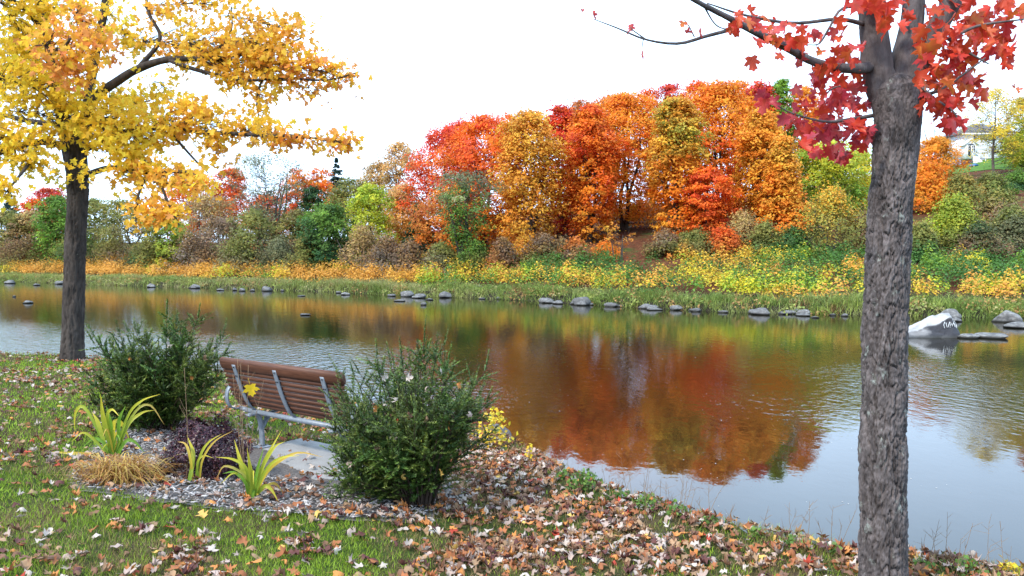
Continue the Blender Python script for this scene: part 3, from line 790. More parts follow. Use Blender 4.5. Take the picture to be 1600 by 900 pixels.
n1 = noise_node(N, L, 1.8, 6, v, 0.6); n2 = noise_node(N, L, 12, 5, v, 0.7)
geo = N.new('ShaderNodeTexCoord'); sx = N.new('ShaderNodeSeparateXYZ'); L.new(geo.outputs['Object'], sx.inputs[0])
c = ramp(N, L, n1.outputs['Fac'], [(0.3, (.20, .195, .195)), (0.5, (.38, .37, .37)), (0.75, (.52, .51, .50))])
wet = N.new('ShaderNodeMapRange'); L.new(sx.outputs['Z'], wet.inputs['Value'])
wet.inputs['From Min'].default_value = .02; wet.inputs['From Max'].default_value = .10
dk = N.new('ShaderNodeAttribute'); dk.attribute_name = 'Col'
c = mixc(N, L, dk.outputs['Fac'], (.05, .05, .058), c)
c = mixc(N, L, wet.outputs['Result'], (.06, .06, .06), c)
principled(N, L, out, c, 0.8, bump(N, L, n2.outputs['Fac'], 0.6, 0.04), spec=0.25)
M_BOULDER = m
import bmesh
def rock_mesh(seed, sub=3, cuts=9, rough=0.12):
    g = np.random.default_rng(seed)
    bm = bmesh.new(); bmesh.ops.create_icosphere(bm, subdivisions=sub, radius=1)
    V = np.array([v.co[:] for v in bm.verts]); Fq = np.array([[v.index for v in f.verts] for f in bm.faces]); bm.free()
    for q in range(cuts):                      # flat broken faces
        nrm_ = norm(g.normal(0, 1, 3)); dd = g.uniform(.55, .85)
        ex = np.clip(V @ nrm_ - dd, 0, None)
        V = V - ex[:, None] * nrm_ * 0.92
    V = V * (1 + rough * (fbm(V[:, 0] * 2 + seed, V[:, 1] * 2, V[:, 2] * 2, seed) - .5)[:, None] * 2)
    return V, Fq
ROCKS = [rock_mesh(100 + q) for q in range(7)]
ROCK_ME = [make_mesh('rock', V, Fq, M_ROCK) for V, Fq in ROCKS]
def rock(px, py, wid, hgt, label=None, name='rock', group='rocks along the far waterline', depth=0.8, me=None, rz=None, z0=0.0):
    """rock whose foot shows at px,py on the water; wid, hgt in picture px"""
    D = (CAM_Z - z0) * F_PX / (py - 395.0)
    P = W(px, py, D)
    k = D / F_PX
    o = bpy.data.objects.new(name, me or ROCK_ME[int(px * 7 + py) % 7])
    w = wid * k / 2
    h = hgt * k
    o.scale = (w * 1.12, w * depth * 1.1, h / 1.35)
    o.rotation_euler = (0, 0, (px * 0.37) % 0.9 - 0.45 if rz is None else rz)
    o.location = (P[0], P[1] + w * .3, z0 + h * 0.26)
    link(o)
    if label is None:
        size = 'tiny' if wid < 12 else ('small' if wid < 17 else 'medium')
        form = 'flat' if hgt < .28 * wid else ('rounded' if hgt < .5 * wid else 'upright')
        zone = ('left of the yellow maple trunk' if px < 100 else 'right of the yellow maple trunk' if px < 330 else 'above the bench' if px < 460 else 'before the dark green tree' if px < 560
                else 'before the peach trees' if px < 700 else 'before the golden maple' if px < 850 else 'before the amber maples' if px < 1000 else 'before the red-orange maple' if px < 1130
                else 'left of the thick trunk' if px < 1345 else 'near the painted boulder')
        label = f'{size} {form} grey rock at the waterline {zone}'
    return tag(o, label, 'rock', group)
for px, py, w_, h_, lab in (
        (15, 443, 22, 7, 'dark rock at the far bank by the left picture edge'), (56, 446, 14, 4, None), (92, 444, 20, 7, 'dark rock on the far waterline just left of the yellow maple trunk'),
        (42, 474, 20, 6, 'low grey rock standing in the water left of the yellow maple trunk'), (22, 464, 8, 3, None), (236, 447, 10, 5, None),
        (282, 447, 18, 3, 'thin flat pale rock on the left far waterline'), (345, 454, 16, 4, None), (367, 454, 9, 6, None), (378, 455, 15, 7, None), (394, 455, 12, 5, None),
        (416, 455, 26, 11, 'largest pale grey rock of the left row at the far waterline'), (441, 455, 9, 4, None), (528, 458, 10, 3, None), (470, 463, 13, 2, None),
        (541, 461, 16, 4, None), (606, 456, 22, 6, 'long grey rock left of the mid-bank stones'), (611, 463, 14, 4, None), (626, 471, 20, 3, 'flat rock slab in mid river, before the far bank'),
        (655, 460, 24, 7, None), (652, 466, 18, 4, None), (671, 469, 14, 3, None), (661, 477, 10, 5, 'small dark stone alone in mid river'), (684, 458, 10, 5, None),
        (711, 461, 22, 7, 'dark wide rock left of the knobbly pale rock'), (752, 461, 24, 15, 'knobbly pale grey rock standing tall at the waterline'), (766, 461, 12, 5, None),
        (868, 471, 26, 8, None), (908, 477, 28, 14, 'dark angular rock at the middle of the far waterline'), (932, 474, 22, 7, None), (890, 472, 18, 8, None), (953, 473, 12, 6, None),
        (966, 468, 30, 12, 'broad grey rock set back in the grass of the far bank'), (980, 473, 14, 6, None), (1008, 479, 10, 4, None), (1032, 480, 22, 8, None), (1024, 485, 24, 3, None),
        (1068, 476, 18, 6, None), (1082, 480, 16, 7, None), (1106, 477, 18, 9, 'pale rock with flat top right of mid-bank'), (1103, 481, 20, 4, None), (1122, 481, 8, 5, None),
        (1166, 486, 14, 6, None), (1192, 492, 30, 10, 'dark grey long rock at the waterline left of the thick trunk'), (1180, 487, 12, 6, None),
        (1246, 490, 26, 8, 'pale rock just left of the thick trunk reflection'), (1258, 494, 24, 4, None), (1274, 497, 14, 3, None), (1312, 491, 12, 7, 'small white-grey stone nearest the thick trunk'),
        (1212, 487, 14, 5, None), (1430, 489, 22, 7, None), (1487, 499, 32, 15, 'dark rounded rock behind the painted boulder'), (1497, 503, 18, 6, None),
        (1579, 504, 46, 19, 'sloping dark grey rock at the right picture edge'), (1596, 513, 40, 9, 'low pale rock in front of the sloping dark rock'),
        (1517, 529, 32, 8, 'low dark rock touching the painted boulder'), (1557, 529, 52, 9, 'flat pale rock slab right of the painted boulder'),
        (475, 493, 18, 3, 'small pale rock lying flat in mid river left')):
    rock(px, py, w_ * (.8 if px < 460 else 1), h_ * (.8 if px < 460 else 1.1), lab)
gr = np.random.default_rng(17)
for px in list(gr.uniform(850, 1130, 20)) + list(gr.uniform(1150, 1335, 8)) + list(gr.uniform(590, 780, 6)) + list(gr.uniform(0, 460, 4)):
    xw_ = (px - 800) / F_PX * 50
    for it in range(6):                                     # find the waterline under this column
        yw_ = float(far_edge(xw_)) - .25; xw_ = (px - 800) / F_PX * yw_
    py = 395 + CAM_Z * F_PX / yw_ + gr.uniform(-.5, 2.5)
    wv = gr.uniform(9, 24); rock(px, py, wv, wv * gr.uniform(.25, .5), None)
# rocks by the near bank behind the yew
for px, py, D, w_, h_, lab in ((783, 668, 11.0, .42, .26, 'dark blue-grey rock in the water behind the yew bush'), (798, 684, 10.5, .22, .14, 'small dark stone beside the yellow leaves at the near bank')):
    o = bpy.data.objects.new('rock', ROCK_ME[int(px) % 7]); P = W(px, py, D)
    o.scale = (w_ / 2 * 1.15, w_ / 2, h_ / 1.3); o.location = (P[0], P[1], .10); link(o)
    tag(o, lab, 'rock')

# -- the painted boulder: a wedge with pale sloping top and dark front face
px0, px1, pyb = 1412, 1503, 528
Db = CAM_Z * F_PX / (pyb - 395.0)
kb = Db / F_PX
B0 = W(1458, pyb, Db)
bo = empty('boulder', (B0[0], B0[1] + .35, 0), 'pale sloping boulder in the water with white painted letters', 'boulder')
nu, ncol = 90, 11
top_ = catmull([(1413, 524), (1417, 512), (1428, 506), (1440, 500), (1454, 492), (1461, 492.5), (1469, 490), (1481, 489), (1486, 494), (1493, 508), (1503, 527)], nu)
mid_ = catmull([(1413, 525), (1418, 520), (1428, 518), (1438, 515), (1449, 510), (1458, 508.5), (1465, 507), (1475, 500.5), (1486, 496), (1492, 510), (1503, 527)], nu)
bot_ = catmull([(1412, 526), (1419, 528), (1428, 529), (1438, 530), (1449, 531), (1458, 531.5), (1467, 532), (1477, 532), (1488, 531), (1496, 530), (1503, 529)], nu)
rows_ = []
Rb = lambda L_, d: np.array([W(px, py, Db + d) for px, py in L_])
ctl = [(bot_, -.05), (bot_ * .45 + mid_ * .55, .06), (mid_, .12), (mid_ * .55 + top_ * .45, .38), (top_, .75)]
R5 = [Rb(a_, d_) for a_, d_ in ctl]
R5.insert(0, R5[0] - np.array((0, 0, .35)))
bk = R5[-1] + np.array((0, .55, 0)); bk[:, 2] = bk[:, 2] * .45; R5.append(bk)
bk2 = bk + np.array((0, .25, 0)); bk2[:, 2] = -.3; R5.append(bk2)
R5 = np.array(R5)
fine = np.linspace(0, len(R5) - 1, 56); i0 = np.minimum(fine.astype(int), len(R5) - 2); fr = (fine - i0)[:, None, None]
Gv = R5[i0] * (1 - fr) + R5[i0 + 1] * fr
S = Gv.reshape(-1, 3)
nz_ = (fbm(S[:, 0] * 3.2, S[:, 1] * 3.2, S[:, 2] * 6, 77, 5) - .5)
crk = np.clip(.05 - np.abs(fbm(S[:, 0] * 1.1 + S[:, 2] * 2.6, S[:, 1] * .8, S[:, 2] * 2.2 - S[:, 0], 78, 3) - .5), 0, 1) / .05
bmesh_v = S + np.array((0, -.5, .6)) * (nz_ * .13 - .045 * crk)[:, None]
iu = (np.arange(55)[:, None] * nu + np.arange(nu - 1)[None]).ravel()
Fq = np.stack([iu, iu + 1, iu + nu + 1, iu + nu], -1)
rown = np.repeat(fine, nu)
pxs = np.tile(np.linspace(0, 1, nu), 56)
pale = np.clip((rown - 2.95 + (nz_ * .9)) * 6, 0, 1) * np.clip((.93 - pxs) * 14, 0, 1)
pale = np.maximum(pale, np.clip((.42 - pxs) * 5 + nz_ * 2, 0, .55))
mobj('stone', bmesh_v, Fq, M_BOULDER, bo, col=np.repeat(pale[:, None], 3, 1), smooth=False)
m, N, L, out = new_mat('white_paint'); principled(N, L, out, (.75, .77, .78), .6); M_PAINT = m
def on_boulder(px, py):
    """point on the visible face of the boulder under picture position px, py"""
    a, b = W(px, py, 10.0), W(px, py, 40.0)
    d = norm(b - a)
    rel = bmesh_v - a
    t = rel @ d; off = np.linalg.norm(rel - t[:, None] * d, axis=1)
    near = off < .06
    if not near.any(): near = off < off.min() + .05
    return a + d * (t[near].min() - .02)
def stroke(pts, wpx, name='painted_letter'):
    P = np.array([on_boulder(*q) for q in catmull(np.array(pts, float), 9)])
    V, Fl = tube(P, wpx * kb / 2, 4, cap=True)
    return V, Fl
for pts_list in ([[(1478, 504), (1480.5, 512), (1484, 503)]], [[(1484.5, 512), (1485.5, 503.5), (1488, 510), (1490, 503), (1492, 511)]],
                 [[(1476, 503), (1474.8, 508), (1476.5, 513)]], [[(1490.5, 501), (1493.5, 506), (1494.5, 512)]]):
    J = Join()
    for pts in pts_list: J.add(*stroke(pts, .8))
    J.build('painted_letter', M_PAINT, bo)

# -- the white house on the hill
def solid(name, c, **kw):
    m, N, L, out = new_mat(name)
    n_ = noise_node(N, L, kw.pop('ns', 4), 4, obj_coord(N, L))
    principled(N, L, out, ramp(N, L, n_.outputs['Fac'], [(.3, tuple(q * .85 for q in c)), (.7, c)]), **kw)
    return m
M_SIDING = solid('white_siding', (.78, .80, .84), rough=.6)
M_ROOF = solid('grey_shingles', (.12, .12, .13), rough=.9, ns=9)
M_TRIM = solid('white_trim', (.82, .82, .82), rough=.5)
m, N, L, out = new_mat('dark_glass'); principled(N, L, out, (.03, .035, .05), .08, spec=.6); M_GLASS = m
M_BLUEBASE = solid('blue_grey_foundation', (.20, .25, .36), rough=.8)
HD = 118.0
HB = W(1504, 245, HD)
kh = HD / F_PX
HO = np.array((HB[0], HD, float(hill(HB[0] + 4, HD)) - .1))
house = empty('house', HO, 'white two-storey house with grey hip roof on the hilltop', 'house')
u = lambda px: (px - 1504) * kh
vz = lambda py: (245 - py) * kh
def part(name, shapes, mat, parent=house, off=HO):
    J = Join()
    for V, Fl in shapes: J.add(np.asarray(V) + off, Fl)
    return J.build(name, mat, parent)
x0, x1, yd = u(1504), u(1592), 7.0
z1 = vz(204)
part('foundation', [box(x0 + .02, x1, 0.02, yd, -3.0, .25)], M_BLUEBASE)
# clapboard wall: separate boards, each a little proud at its lower edge
wall = part('wall', [box(x0 + .05, x1 - .05, .05, yd, .25, z1)], M_SIDING)
nb = 18
for q in range(nb):
    za, zb_ = .25 + (z1 - .25) * q / nb, .25 + (z1 - .25) * (q + 1) / nb
    V = np.array([(x0, .0, za), (x1, .0, za), (x1, .035, zb_), (x0, .035, zb_), (x0, .05, za), (x1, .05, za), (x1, .05, zb_), (x0, .05, zb_)])
    part('siding_board', [(V, [np.array([(0, 1, 2, 3), (4, 7, 6, 5), (0, 4, 5, 1), (3, 2, 6, 7), (0, 3, 7, 4), (1, 5, 6, 2)])])], M_SIDING, wall)
e = .45; rz = vz(184)
V = np.array([(x0 - e, -e, z1 - .1), (x1 + e, -e, z1 - .1), (x1 + e, yd + e, z1 - .1), (x0 - e, yd + e, z1 - .1), (x0 + 3.4, yd / 2, rz), (x1 - 3.4, yd / 2, rz)])
roof = part('roof', [(V, [np.array([(0, 1, 5, 4), (2, 3, 4, 5)]), np.array([(1, 2, 5), (3, 0, 4)]), np.array([(3, 2, 1, 0)])])], M_ROOF)
part('fascia', [box(x0 - e, x1 + e, -e - .04, -e - .01, z1 - .28, z1 - .06)], M_TRIM, roof)
def window(xa, xb, za, zb_, y=-.02, par=house, nx=1, nz=2, name='window'):
    o = part(name, [box(xa, xb, y - .01, y + .03, za, zb_)], M_GLASS, par)
    t = .07
    bars = [box(xa - t, xa, y - .05, y + .03, za - t, zb_ + t), box(xb, xb + t, y - .05, y + .03, za - t, zb_ + t),
            box(xa, xb, y - .05, y + .03, zb_, zb_ + t), box(xa, xb, y - .05, y + .03, za - t, za)]
    for q in range(1, nz): bars.append(box(xa, xb, y - .04, y - .012, za + (zb_ - za) * q / nz - .02, za + (zb_ - za) * q / nz + .02))
    for q in range(1, nx): bars.append(box(xa + (xb - xa) * q / nx - .02, xa + (xb - xa) * q / nx + .02, y - .045, y - .013, za, zb_))
    part('frame', bars, M_TRIM, o)
window(u(1519.5), u(1525), vz(235), vz(224))
window(u(1520), u(1525), vz(215), vz(208))
window(u(1548), u(1556), vz(236), vz(224)); window(u(1548), u(1555), vz(215), vz(208)); window(u(1570), u(1578), vz(236), vz(224))
# porch bay with arched top window and double glass doors
bx0, bx1, bz = u(1500.5), u(1517), vz(224)
arc = np.linspace(0, math.pi, 11)
cx_, rad_ = (bx0 + bx1) / 2, (bx1 - bx0) / 2
prof = [(bx0, 0), (bx1, 0)] + [(bx1, bz)] + [(cx_ + 0.0, vz(216.0))] + [(bx0, bz)]
Vp = np.array([(a, -1.3, b) for a, b in prof] + [(a, 0.0, b) for a, b in prof])
porch = part('porch', [(Vp, [np.array([(0, 1, 2, 3, 4)]), np.array([(0, 5, 6, 1), (1, 6, 7, 2), (2, 7, 8, 3), (3, 8, 9, 4), (4, 9, 5, 0)])])], M_SIDING)
for sgn in (-1, 1):
    a0 = np.array((cx_, 0, vz(216.0) + .05)); a1 = np.array((cx_ + sgn * (rad_ + .3), 0, bz - .12))
    Vr = np.array([a0 + (0, -1.5, 0), a1 + (0, -1.5, 0), a1 + (0, 0, 0), a0, a0 + (0, -1.5, .13), a1 + (0, -1.5, .13), a1 + (0, 0, .13), a0 + (0, 0, .13)])
    part('porch_roof', [(Vr, [np.array([(0, 1, 2, 3), (7, 6, 5, 4), (0, 4, 5, 1), (1, 5, 6, 2), (2, 6, 7, 3), (3, 7, 4, 0)])])], M_TRIM, porch)
arch = [(cx_ + (rad_ - .3) * math.cos(q), bz - .1 + .62 * (rad_ - .3) * math.sin(q)) for q in arc]
Va = np.array([(cx_, -1.34, bz - .1)] + [(a, -1.34, b) for a, b in arch])
part('arched_window', [(Va, [np.array([(0, q + 1, q + 2) for q in range(10)])])], M_GLASS, porch)
window(u(1510), u(1515), vz(236.5), vz(225.5), -1.33, porch, 2, 3)
dr = part('door', [box(u(1504.3), u(1508.8), -1.34, -1.31, .35, vz(226))], M_GLASS, porch)
part('frame', [box(u(1503.7), u(1504.3), -1.37, -1.31, .3, vz(225.5)), box(u(1508.8), u(1509.4), -1.37, -1.31, .3, vz(225.5)), box(u(1504.3), u(1508.8), -1.37, -1.31, vz(226), vz(225.5))], M_TRIM, dr)
for q in range(5):
    part('step', [box(u(1511) + .1, u(1517), -1.7 - .3 * q, -1.4 - .3 * q, -2.5, .3 - .18 * q)], M_TRIM)
for q in range(2):
    part('stair_rail', [tube([(u(1511) + .05 + q * 1.0, -1.4, 1.1), (u(1511) + .05 + q * 1.0, -2.9, .25)], .035, 6), box(u(1511) + .02 + q * 1.0, u(1511) + .08 + q, -1.43, -1.37, -.4, 1.1), box(u(1511) + .02 + q, u(1511) + .08 + q, -2.93, -2.87, -1.2, .26)], M_TRIM)
# blue tarp heap and a pale bench-like board on the house lawn
m = solid('blue_tarp', (.03, .12, .26), rough=.5, ns=12)
Pt = W(1523, 256, 108.0); gz = float(hill(Pt[0], Pt[1]))
V, Fq = rock_mesh(321, 3, 6, .3)
V = V * np.array((.7, .5, .32)) + np.array((Pt[0], Pt[1], gz + .16))
mobj('tarp', V, Fq, m)
tag(bpy.data.objects['tarp'], 'small crumpled blue tarp on the lawn below the house', 'tarp')
# ================================================================ NEAR BANK
def on_ground(px, py, h=0.0):
    """point of the near bank seen at px, py (h above it)"""
    D = np.linspace(2.2, 22, 1200)
    dx, u_ = px - 800.0, 450.0 - py
    yk = _cp * F_PX + _sp * u_; zk = -_sp * F_PX + _cp * u_
    P = np.stack([dx / yk * D, D, CAM_Z + zk / yk * D], -1)
    i = np.argmax(P[:, 2] - (ground(P[:, 0], P[:, 1]) + h) < 0)
    return P[i]
def in_poly(x, y, poly):
    r = np.zeros(np.shape(x), bool)
    p, q = poly, np.roll(poly, -1, 0)
    for (xa, ya), (xb, yb) in zip(p[:, :2], q[:, :2]):
        c = ((ya > y) != (yb > y)) & (x < (xb - xa) * (y - ya) / (yb - ya + 1e-12) + xa)
        r ^= c
    return r

# -- mulch bed around the bench plants
BED = np.array([on_ground(*q) for q in [(112, 748), (140, 712), (185, 675), (262, 655), (345, 668), (420, 700), (520, 745), (640, 742), (735, 772), (700, 800), (640, 812),
                                        (545, 814), (430, 806), (330, 796), (255, 786), (205, 774), (140, 768)]])
BED[:, :2] = BED[:, :2]
m, N, L, out = new_mat('mulch')
v = obj_coord(N, L)
n1 = noise_node(N, L, 55, 6, v, 0.7); n2 = noise_node(N, L, 6, 4, v)
c = ramp(N, L, n1.outputs['Fac'], [(.30, (.06, .05, .045)), (.55, (.19, .17, .16)), (.75, (.33, .30, .29))])
principled(N, L, out, c, 1.0, bump(N, L, n1.outputs['Fac'], 1.0, .02), spec=.1)
xs = np.arange(BED[:, 0].min(), BED[:, 0].max() + .05, .045); ys = np.arange(BED[:, 1].min(), BED[:, 1].max() + .05, .045)
V, Fq = grid(xs, ys, lambda x, y: ground(x, y) + .004 + .016 * (fbm(x * 9, y * 9, 0, 91) - .45))
cq = V[Fq].mean(1)
tag(mobj('mulch_bed', V, Fq[in_poly(cq[:, 0] + .35 * (fbm(cq[:, 0] * 5, cq[:, 1] * 5, 0, 92, 4) - .5), cq[:, 1] + .35 * (fbm(cq[:, 0] * 5, cq[:, 1] * 5, 0, 93, 4) - .5), BED)], m, smooth=True), kind='structure')

# -- bench frame of reference
BC = np.array((-2.10, 7.62)); BA = R(-36.0)
BZ = 0.72
bench_M = Matrix.Translation((BC[0], BC[1], BZ)) @ Matrix.Rotation(BA, 4, 'Z')
def bench_xy(lx, ly):
    return BC + np.array((lx * math.cos(BA) - ly * math.sin(BA), lx * math.sin(BA) + ly * math.cos(BA)))
# concrete pad
PAD = np.array([bench_xy(*q) for q in ((-.62, -.62), (1.15, -.62), (1.15, .55), (-.62, .55))])
m, N, L, out = new_mat('concrete')
v = obj_coord(N, L); n1 = noise_node(N, L, 5, 6, v, .65); n2 = noise_node(N, L, 120, 3, v, .7)
c = ramp(N, L, n1.outputs['Fac'], [(.3, (.22, .22, .225)), (.7, (.34, .335, .33))])
c = mixc(N, L, .35, c, ramp(N, L, n2.outputs['Fac'], [(.35, (.15, .15, .15)), (.65, (.42, .41, .40))]))
principled(N, L, out, c, .9, bump(N, L, n2.outputs['Fac'], .4, .004), spec=.2)
V, Fl = box(-.62, 1.15, -.62, .55, -.16, .0, .012)
pad = link(bpy.data.objects.new('concrete_pad', make_mesh('concrete_pad', V, Fl, m)))
pad_z = float(np.mean([ground(*q) for q in PAD])) + .03; pass
pad.location = (BC[0], BC[1], pad_z - .01); pad.rotation_euler = (0, 0, BA)
tag(pad, kind='structure')
BZ = pad_z - .01

# -- park bench seen from behind
m, N, L, out = new_mat('stained_wood')
v = obj_coord(N, L, 1, 14, 14)
n1 = noise_node(N, L, 5, 6, v, .65)
c = ramp(N, L, n1.outputs['Fac'], [(.28, (.050, .018, .010)), (.55, (.105, .040, .021)), (.8, (.165, .068, .038))])
principled(N, L, out, c, .55, bump(N, L, n1.outputs['Fac'], .25, .004), spec=.35); M_WOOD = m
m, N, L, out = new_mat('grey_coated_steel')
n1 = noise_node(N, L, 30, 4, obj_coord(N, L))
principled(N, L, out, ramp(N, L, n1.outputs['Fac'], [(.3, (.15, .175, .21)), (.7, (.22, .25, .29))]), .42, spec=.5); M_STEEL = m
m, N, L, out = new_mat('dark_bolt'); principled(N, L, out, (.03, .03, .035), .4, metal=.6); M_BOLT = m
bench = empty('park_bench', (BC[0], BC[1], BZ), 'park bench with brown wooden slats and grey steel straps facing the river', 'bench')
bench.rotation_euler = (0, 0, BA)
def bpart(name, V, Fl, mat, parent=bench, smooth=False):
    J = Join().add(V, Fl)
    F = {}
    for f in J.F: F.setdefault(f.shape[1], []).append(f)
    o = bpy.data.objects.new(name, make_mesh(name, np.vstack(J.V), [np.vstack(q) for q in F.values()], mat, None, smooth))
    return link(o, parent)
BL = .89
# back profile (y, z) of the slat centres, from top to bottom
prof_b = catmull([(-.215, .905), (-.175, .78), (-.125, .64), (-.065, .51), (-.01, .43)], 60)
arcl = np.concatenate(([0], np.cumsum(np.linalg.norm(np.diff(prof_b, axis=0), axis=1))))
def bp(d):
    i = np.interp(d, arcl, np.arange(60)); p = np.array([np.interp(i, np.arange(60), prof_b[:, q]) for q in (0, 1)])
    j = int(min(i, 58)); t = prof_b[j + 1] - prof_b[j]; t = t / np.linalg.norm(t)
    return p, t
def slat(cy, cz, ty, tz, half_w, half_t, x0=-BL, x1=BL, round_=False, name='back_slat'):
    """board along x; (ty,tz) its width direction"""
    nrm_ = np.array((-tz, ty)); t_ = np.array((ty, tz))
    if round_:
        th = np.linspace(0, 2 * math.pi, 20, endpoint=False)
        sec = np.stack([np.sign(np.cos(th)) * np.abs(np.cos(th)) ** .75 * half_w, np.sign(np.sin(th)) * np.abs(np.sin(th)) ** .8 * half_t], -1)
    else:
        b = .006
        sec = np.array([(-half_w, -half_t + b), (-half_w + b, -half_t), (half_w - b, -half_t), (half_w, -half_t + b), (half_w, half_t - b), (half_w - b, half_t), (-half_w + b, half_t), (-half_w, half_t - b)])
    pts = np.array((cy, cz)) + sec[:, :1] * t_ + sec[:, 1:] * nrm_
    k_ = len(sec)
    V = np.vstack([np.column_stack([np.full(k_, xx), pts * 1.0]) for xx in (x0, x1)])
    jj = np.arange(k_); kk = (jj + 1) % k_
    return bpart(name, V, [np.stack([jj, kk, kk + k_, jj + k_], -1), np.array([jj[::-1]]), np.array([jj + k_])], M_WOOD)
p_, t_ = bp(.035); slat(p_[0], p_[1] + .008, t_[0], t_[1], .062, .036, round_=True, name='top_rail')
d = .112
while d < arcl[-1] - .01:
    p_, t_ = bp(d); slat(p_[0], p_[1], t_[0], t_[1], .0200, .016); d += .0540
for q in range(7):
    yq = .055 + q * .062
    slat(yq, .425 + .03 * ((yq - .25) / .2) ** 2, 1.0, .15 * (yq - .25) / .2, .027, .016, name='seat_slat')
# three flat steel straps on the back, with bolts
off = .040
def offset_path(dists, o_):
    P_ = []
    for dd in dists:
        p_, t_ = bp(dd); P_.append(p_ + np.array((t_[1], -t_[0])) * o_ if (t_[1] < 0 and True) else p_)
    return np.array(P_)
for lx in (-.66, -.02, .66):
    yz = offset_path(np.linspace(.015, arcl[-1] - .03, 14), .031)
    yz = np.vstack([yz, [(-.012, .405), (.03, .375)]])
    yz = catmull(yz, 24)
    tt = norm(np.gradient(yz, axis=0)); nn = np.stack([-tt[:, 1], tt[:, 0]], -1)
    w_, th_ = .027, .0055
    V = []
    for p_, n_ in zip(yz, nn):
        for sx, so in ((-w_, -th_), (w_, -th_), (w_, th_), (-w_, th_)):
            V.append((lx + sx, *(p_ + n_ * so)))
    V = np.array(V); i = np.arange(23)[:, None] * 4; j = np.arange(4)[None]; k = (j + 1) % 4
    st = bpart('back_strap', V, [np.stack([i + j, i + k, i + 4 + k, i + 4 + j], -1).reshape(-1, 4), np.array([(3, 2, 1, 0), (92, 93, 94, 95)])], M_STEEL)
    for q, sx in ((1, 0), (5, -.012), (5, .012)):
        p_, n_ = yz[q], nn[q]
        if n_[0] > 0: n_ = -n_
        a = np.array((lx + sx, *p_)); b = np.array((0, *n_))
        V, Fl = tube([a + b * .004, a + b * .013], [.0075, .006], 8)
        bpart('bolt', V, Fl, M_BOLT, st)
V, Fl = tube([(-.80, .0, .372), (.80, .0, .372)], .025, 14, 2); bpart('rear_tube', V, Fl, M_STEEL, smooth=True)
V, Fl = tube([(-.80, .42, .372), (.80, .42, .372)], .025, 14, 2); bpart('front_tube', V, Fl, M_STEEL, smooth=True)
def flat_bar(path_yz, lx, w_=.026, th_=.006, n=40, name='armrest'):
    yz = catmull(path_yz, n); tt = norm(np.gradient(yz, axis=0)); nn = np.stack([-tt[:, 1], tt[:, 0]], -1)
    V = []
    for p_, n_ in zip(yz, nn):
        for sx, so in ((-w_, -th_), (w_, -th_), (w_, th_), (-w_, th_)): V.append((lx + sx, *(p_ + n_ * so)))
    V = np.array(V); i = np.arange(n - 1)[:, None] * 4; j = np.arange(4)[None]; k = (j + 1) % 4
    e = 4 * (n - 1)
    return bpart(name, V, [np.stack([i + j, i + k, i + 4 + k, i + 4 + j], -1).reshape(-1, 4), np.array([(3, 2, 1, 0), (e, e + 1, e + 2, e + 3)])], M_STEEL)
for lx in (-.935, .935):
    flat_bar([(.02, .37), (-.09, .40), (-.135, .49), (-.115, .60), (.0, .655), (.22, .665), (.42, .64), (.475, .56), (.44, .43), (.38, .375), (.20, .37)], lx)
    V, Fl = tube([(lx - .03 * np.sign(lx) * 0, .02, .372), (lx * .85, .02, .372)], .022, 10, 2); bpart('arm_stub', V, Fl, M_STEEL, smooth=True)
for lx in (-.62, .62):
    lg = flat_bar([(-.115, .352), (-.06, .358), (.0, .34), (.035, .28), (.05, .17), (.055, .01)], lx, .03, .012, name='leg')
    flat_bar([(.055, .20), (.16, .33), (.30, .352), (.46, .352)], lx, .028, .010, name='seat_bracket')
    V, Fl = box(lx - .07, lx + .07, -.01, .12, .0, .012, .003); bpart('foot_plate', V, Fl, M_STEEL)

# -- leaf shapes
HALF = [(.0, .0), (.20, -.08), (.42, -.03), (.30, .15), (.62, .44), (.40, .47), (.17, .45), (.25, .76), (.10, .76)]
def maple_outline(full=True):
    if full:
        h = [(.02, .0), (.20, -.10), (.45, -.08), (.37, .06), (.31, .15), (.49, .23), (.68, .45), (.48, .445), (.41, .55), (.20, .45), (.23, .63), (.30, .78), (.12, .80)]
    else:
        h = [(.02, .0), (.43, -.10), (.31, .14), (.68, .46), (.20, .45), (.28, .80)]
    r = np.array(h); l = r[::-1] * np.array((-1, 1))
    return np.vstack([r, [(0, 1.0)], l])
def maple_leaf(full=True, curl=(0.2, 0.1), fold=.25, seed=0, ring=True, rough=.05, stem=True):
    g = np.random.default_rng(seed)
    o_ = maple_outline(full); n_ = len(o_)
    c = np.array((0, .30))
    V = [(*c, 0)]
    F = []
    if ring:
        mid = c + (o_ - c) * .52
        V2 = np.vstack([[c], mid, o_]); j = np.arange(n_); k = (j + 1) % n_
        F = [np.stack([0 * j, 1 + j, 1 + k], -1), np.stack([1 + j, 1 + n_ + j, 1 + n_ + k], -1), np.stack([1 + j, 1 + n_ + k, 1 + k], -1)]
        F = np.vstack(F)
    else:
        V2 = np.vstack([[c], o_]); j = np.arange(n_); k = (j + 1) % n_
        F = np.stack([0 * j, 1 + j, 1 + k], -1)
    x, y = V2[:, 0], V2[:, 1] - .3
    z = fold * np.abs(x) + curl[0] * x * x * .62 + curl[1] * y * y * .5 + g.normal(0, .10) * x * y * 2
    z = z + rough * 2 * (vnoise(x * 3 + seed, y * 3, 0, seed) - .5)
    # strongly curled leaves roll up: shrink the plan as they rise
    sh = 1 / (1 + .9 * np.abs(z))
    V3 = np.column_stack([x * sh, (y) * sh, z])
    if stem:
        s0 = len(V3); b = V3[1 + (n_ if ring else 0)]
        V3 = np.vstack([V3, [(-.012, -.33, 0), (.012, -.33, 0), (.03, -.78, -.10), (.01, -.78, -.10)]])
        F = np.vstack([F, [(s0, s0 + 1, s0 + 2), (s0, s0 + 2, s0 + 3)]])
    return V3, F
